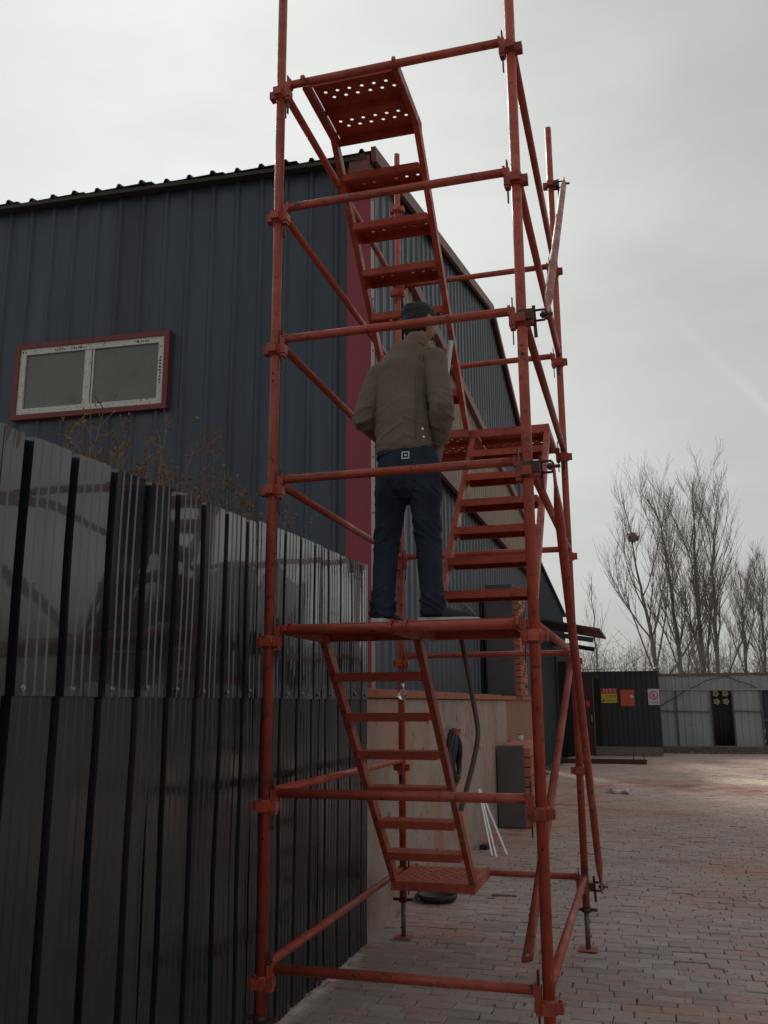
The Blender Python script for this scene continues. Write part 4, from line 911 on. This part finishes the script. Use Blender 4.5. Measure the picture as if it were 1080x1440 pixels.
# black hose hanging from the rear ledger
hz = lv(2)+LZ
def at(x, y, Yv):
    d = fw + rt2*((x-540)/1247.2) - up2*((y-720)/1247.2); return CAM + d*((Yv-CAM.y)/d.y)
hp_ = [at(x, y, .60) for x, y in ((640, 866), (645, 885), (650, 905), (656, 935), (662, 965), (668, 1000), (672, 1025), (671, 1045), (666, 1070), (660, 1095), (654, 1118), (648, 1140))]
g = MB(); 
sp = []
for i in range(len(hp_)-1):
    p0, p1, p2, p3 = hp_[max(i-1, 0)], hp_[i], hp_[i+1], hp_[min(i+2, len(hp_)-1)]
    for j in range(4): u = j/4; sp.append(.5*((2*p1)+(p2-p0)*u+(2*p0-5*p1+4*p2-p3)*u*u+(3*p1-p0-3*p2+p3)*u**3))
sp.append(hp_[-1]); g.tube(sp, .0125, 10)
tag(g.build('rubber_hose', mat('dusty_black_hose', (.10, .085, .085), .6, var=(.16, .09, .08), var_scale=6, var_amt=.7)), 'dark rubber hose dangling from the rear edge of the deck', 'hose')
# bare bulb on a wire
bl = empty('hanging_bulb', at(566, 975, 1.9)); tag(bl, 'clear glass bulb hanging on a wire beneath the deck', 'bulb')
b0 = Vector(bl.location)
MB().tube([b0+V3((0, 0, .06)), V3((b0.x+.005, b0.y, 1.872))], .004, 6).build('wire', M['blackrubber'], bl)
MB().tube([b0+V3((0, 0, .028)), b0+V3((0, 0, .065))], [.014, .012], 12).build('socket', M['alu'], bl)
MB().tube([b0+V3((0, 0, .032)), b0+V3((0, 0, .02)), b0+V3((0, 0, .0)), b0+V3((0, 0, -.02)), b0+V3((0, 0, -.034)), b0+V3((0, 0, -.04))], [.013, .018, .030, .033, .022, .004], 18).build('glass', M['bulbglass'], bl)
# stacks of orange painted boards with grey end panels
def stack(name, label, x0, x1, y0, y1, z0, z1, nb, tilt):
    r = empty(name, (x0, y0, z0)); tag(r, label, 'stack', 'orange boards stacked along the wall')
    bevel(MB().bx(x0, x1, y0, y0+.05, z0, z1).build('end_panel', M['greyboard'], r), .006)
    h = (z1-z0-.02)/nb
    for i in range(nb):
        r_ = rnd.uniform(-.01, .01); zz = z0+i*h
        MB().bar((x0+(x1-x0)/2+.05+r_, y0+.06, zz+h*.45), (x0+(x1-x0)/2+.05+r_, y1, zz+h*.45+tilt), (x1-x0)+.06, h*.88).build('board', M['orange'], r)
        if nb > 9: MB().bx(x1+.082, x1+.10, y0+.1+.5*rnd.random(), y0+.2+.5*rnd.random(), zz+h*.2, zz+h*.7).build('gap_shade_block', M['greyboard'], r)  # dark blocks stand in for shade in the gaps between battens
    return r
stack('board_stack', 'waist-high grey-ended stack of orange boards standing on the ground by the wall', -.19, .16, 8.05, 9.6, .01, 1.03, 8, .05)
stack('board_stack', 'tall grey-ended stack of orange battens standing on the wall top', -.60, -.17, 10.0, 10.9, 1.69, 3.40, 18, .0)
jar = empty('glass_jar', (.08, 8.5, 1.06)); tag(jar, 'small glass jar on top of the orange boards', 'jar')
MB().tube([(.08, 8.4, 1.075), (.08, 8.4, 1.085), (.08, 8.4, 1.13), (.08, 8.4, 1.15)], [.03, .045, .045, .03], 16).build('glass', M['plastic'], jar); MB().tube([(.08, 8.4, 1.15), (.08, 8.4, 1.165)], .034, 14).build('lid', M['orange'], jar)
# aluminium angles leaning on the wall
tops = [at(682, 1110, 6.55), at(686, 1109, 6.62), at(690, 1112, 6.68)]; feet = [(.06, 5.92, 0), (.115, 5.86, 0), (.205, 6.02, 0)]
wb = ['leftmost of three thin aluminium angles leaning by the wall', 'middle one of three thin aluminium angles leaning by the wall', 'splayed rightmost of three thin aluminium angles leaning by the wall']
for f, t, lb_ in zip(feet, tops, wb):
    t = Vector(t); t.x = -.175; f = Vector(f); d = (t-f).normalized(); g = MB(); g.bar(f+d*.005, t, .015, .003, side=(1, .3, 0)); g.bar(f+d*.005+V3((.006, .006, 0)), t+V3((.006, .006, 0)), .003, .016, side=(1, .3, 0))
    tag(g.build('aluminium_angle', M['alu']), lb_, 'metal strip', 'aluminium angles by the wall')
# brush lying on ground
br = empty('paint_brush', (-.10, 6.3, 0)); tag(br, 'red handled paint brush with black bristles lying by the wall foot', 'brush')
MB().tube([(-.07, 6.42, .03), (.0, 6.9, .10)], [.022, .016], 10).build('handle', M['signred'], br); bevel(MB().box((-.085, 6.33, .028), (.09, .14, .05), Matrix.Rotation(-.1, 3, 'Z')).build('bristles', M['blackrubber'], br), .008)
# black tyre under the landing
ty = empty('black_basin', (-.03, 3.66, 0)); tag(ty, 'shallow black rubber basin on the pavers under the lowest landing', 'basin')
n = 28; V = []; F = []
prof = [(.001, .02), (.12, .02), (.15, .055), (.165, .058), (.160, .03), (.135, .004), (.001, .004)]
for i in range(n):
    a_ = 2*math.pi*i/n
    for r_, z in prof: V.append((-.03+r_*math.cos(a_), 3.66+r_*math.sin(a_), z))
m = len(prof)
for i in range(n):
    for j in range(m-1): F.append((i*m+j, ((i+1) % n)*m+j, ((i+1) % n)*m+j+1, i*m+j+1))
g = MB(); g.add(V, F, True); g.build('bowl', M['blackrubber'], ty)
# crumpled plastic bag
def crumple(p, n): return .03*noise.noise(p*9)+.018*noise.noise(p*26)
bg_ = merge('plastic_bag', [loft(dense([(V3((.98, 13.0, .02)), .02, .02), (V3((1.1, 13.0, .035)), .10, .035), (V3((1.25, 12.95, .03)), .07, .025), (V3((1.38, 12.9, .04)), .10, .04), (V3((1.46, 12.9, .02)), .03, .02)], 4), 14)], .012, M['plastic'], None, crumple, 1)
tag(bg_, 'crumpled white plastic bag lying in the open yard', 'bag')
# dark steel beam lying before the shed
bm = empty('steel_beam', (.6, 21.0, 0)); tag(bm, 'dark steel channel lying on the ground in front of shed', 'beam')
g = MB(); g.bx(-.5, 1.73, 20.86, 20.88, .0, .12); g.bx(-.5, 1.73, 20.88, 20.98, .0, .012); g.bx(-.5, 1.73, 20.88, 20.98, .108, .12); g.build('channel', M['wedge'], bm)
for x_ in (1.40, 1.66): MB().bx(x_-.012, x_+.012, 20.9, 20.93, .12, .30).build('upright_pin', M['wedge'], bm)
# thin cable slung across the gable
pts = [(GX+.06, 8.5+i*.5, 2.95-.18*math.sin(math.pi*i/14)) for i in range(15)]
tag(MB().tube(pts, .012, 6).build('slack_cable', mat('pale_cable', (.35, .3, .28), .6)), 'thin pale cable sagging along the foot of gable wall', 'cable')

# ------------------------------------------------------------------ dry weeds behind the dark fence
def weed(x, y, z0, h, sp_, seed, label):
    r_ = random.Random(seed); root = empty('dry_weed', (x, y, z0)); tag(root, label, 'weed', 'dry weeds behind the dark fence'); st_ = MB(); lf = MB()
    ns = int(15*sp_/.3)
    def ck(v): v.x = min(v.x, -.235); return v
    for i in range(ns):
        p = V3((x+r_.gauss(0, .05), y+r_.gauss(0, sp_*.5), z0)); d = V3((r_.gauss(0, .06), r_.gauss(0, .30), 1)).normalized(); q = [ck(p)]; hh = h*r_.uniform(.45, 1.05)
        for k in range(7): d = (d+V3((r_.gauss(0, .07), r_.gauss(0, .16), .02))).normalized(); q.append(ck(q[-1]+d*hh/7))
        st_.tube(q, [.0045*(1-.1*k) for k in range(8)], 4, caps=False)
        for k in range(2, 8):
            for j in range(4):
                s = q[k-1].lerp(q[k], r_.random()); e_ = ck(s+V3((r_.gauss(0, .03), r_.gauss(0, .08), r_.uniform(.0, .09)))); st_.tube([s, e_], [.0025, .0015], 3, caps=False)
                for m_ in range(r_.randint(1, 4)):
                    c = s.lerp(e_, r_.uniform(.3, 1.1)); u = V3((r_.gauss(0, 1), r_.gauss(0, 1), r_.gauss(0, 1))).normalized()*r_.uniform(.006, .017); w = V3((r_.gauss(0, 1), r_.gauss(0, 1), r_.gauss(0, 1))).normalized()*r_.uniform(.004, .010)
                    lf.add([c-u, c+w, c+u, c-w], [(0, 1, 2, 3)])
    st_.build('stems', M['weed'], root); tag(lf.build('dry_leaves', M['weedleaf'], root), kind='stuff')
weed(-.42, -.90, 1.9, .95, .22, 1, 'sparse dry weed below the left end of the window')
weed(-.40, -.42, 1.9, 1.02, .26, 2, 'dry weed rising past the lower right corner of the window')
weed(-.38, .08, 1.95, .92, .18, 3, 'thin tall dry weed between the window and the bushy one')
weed(-.36, .52, 2.0, 1.00, .36, 4, 'bushy brown dry weed just left of the front scaffold post')
weed(-.36, 1.20, 2.1, .62, .14, 5, 'low wisp of dry weed right of the front scaffold post')
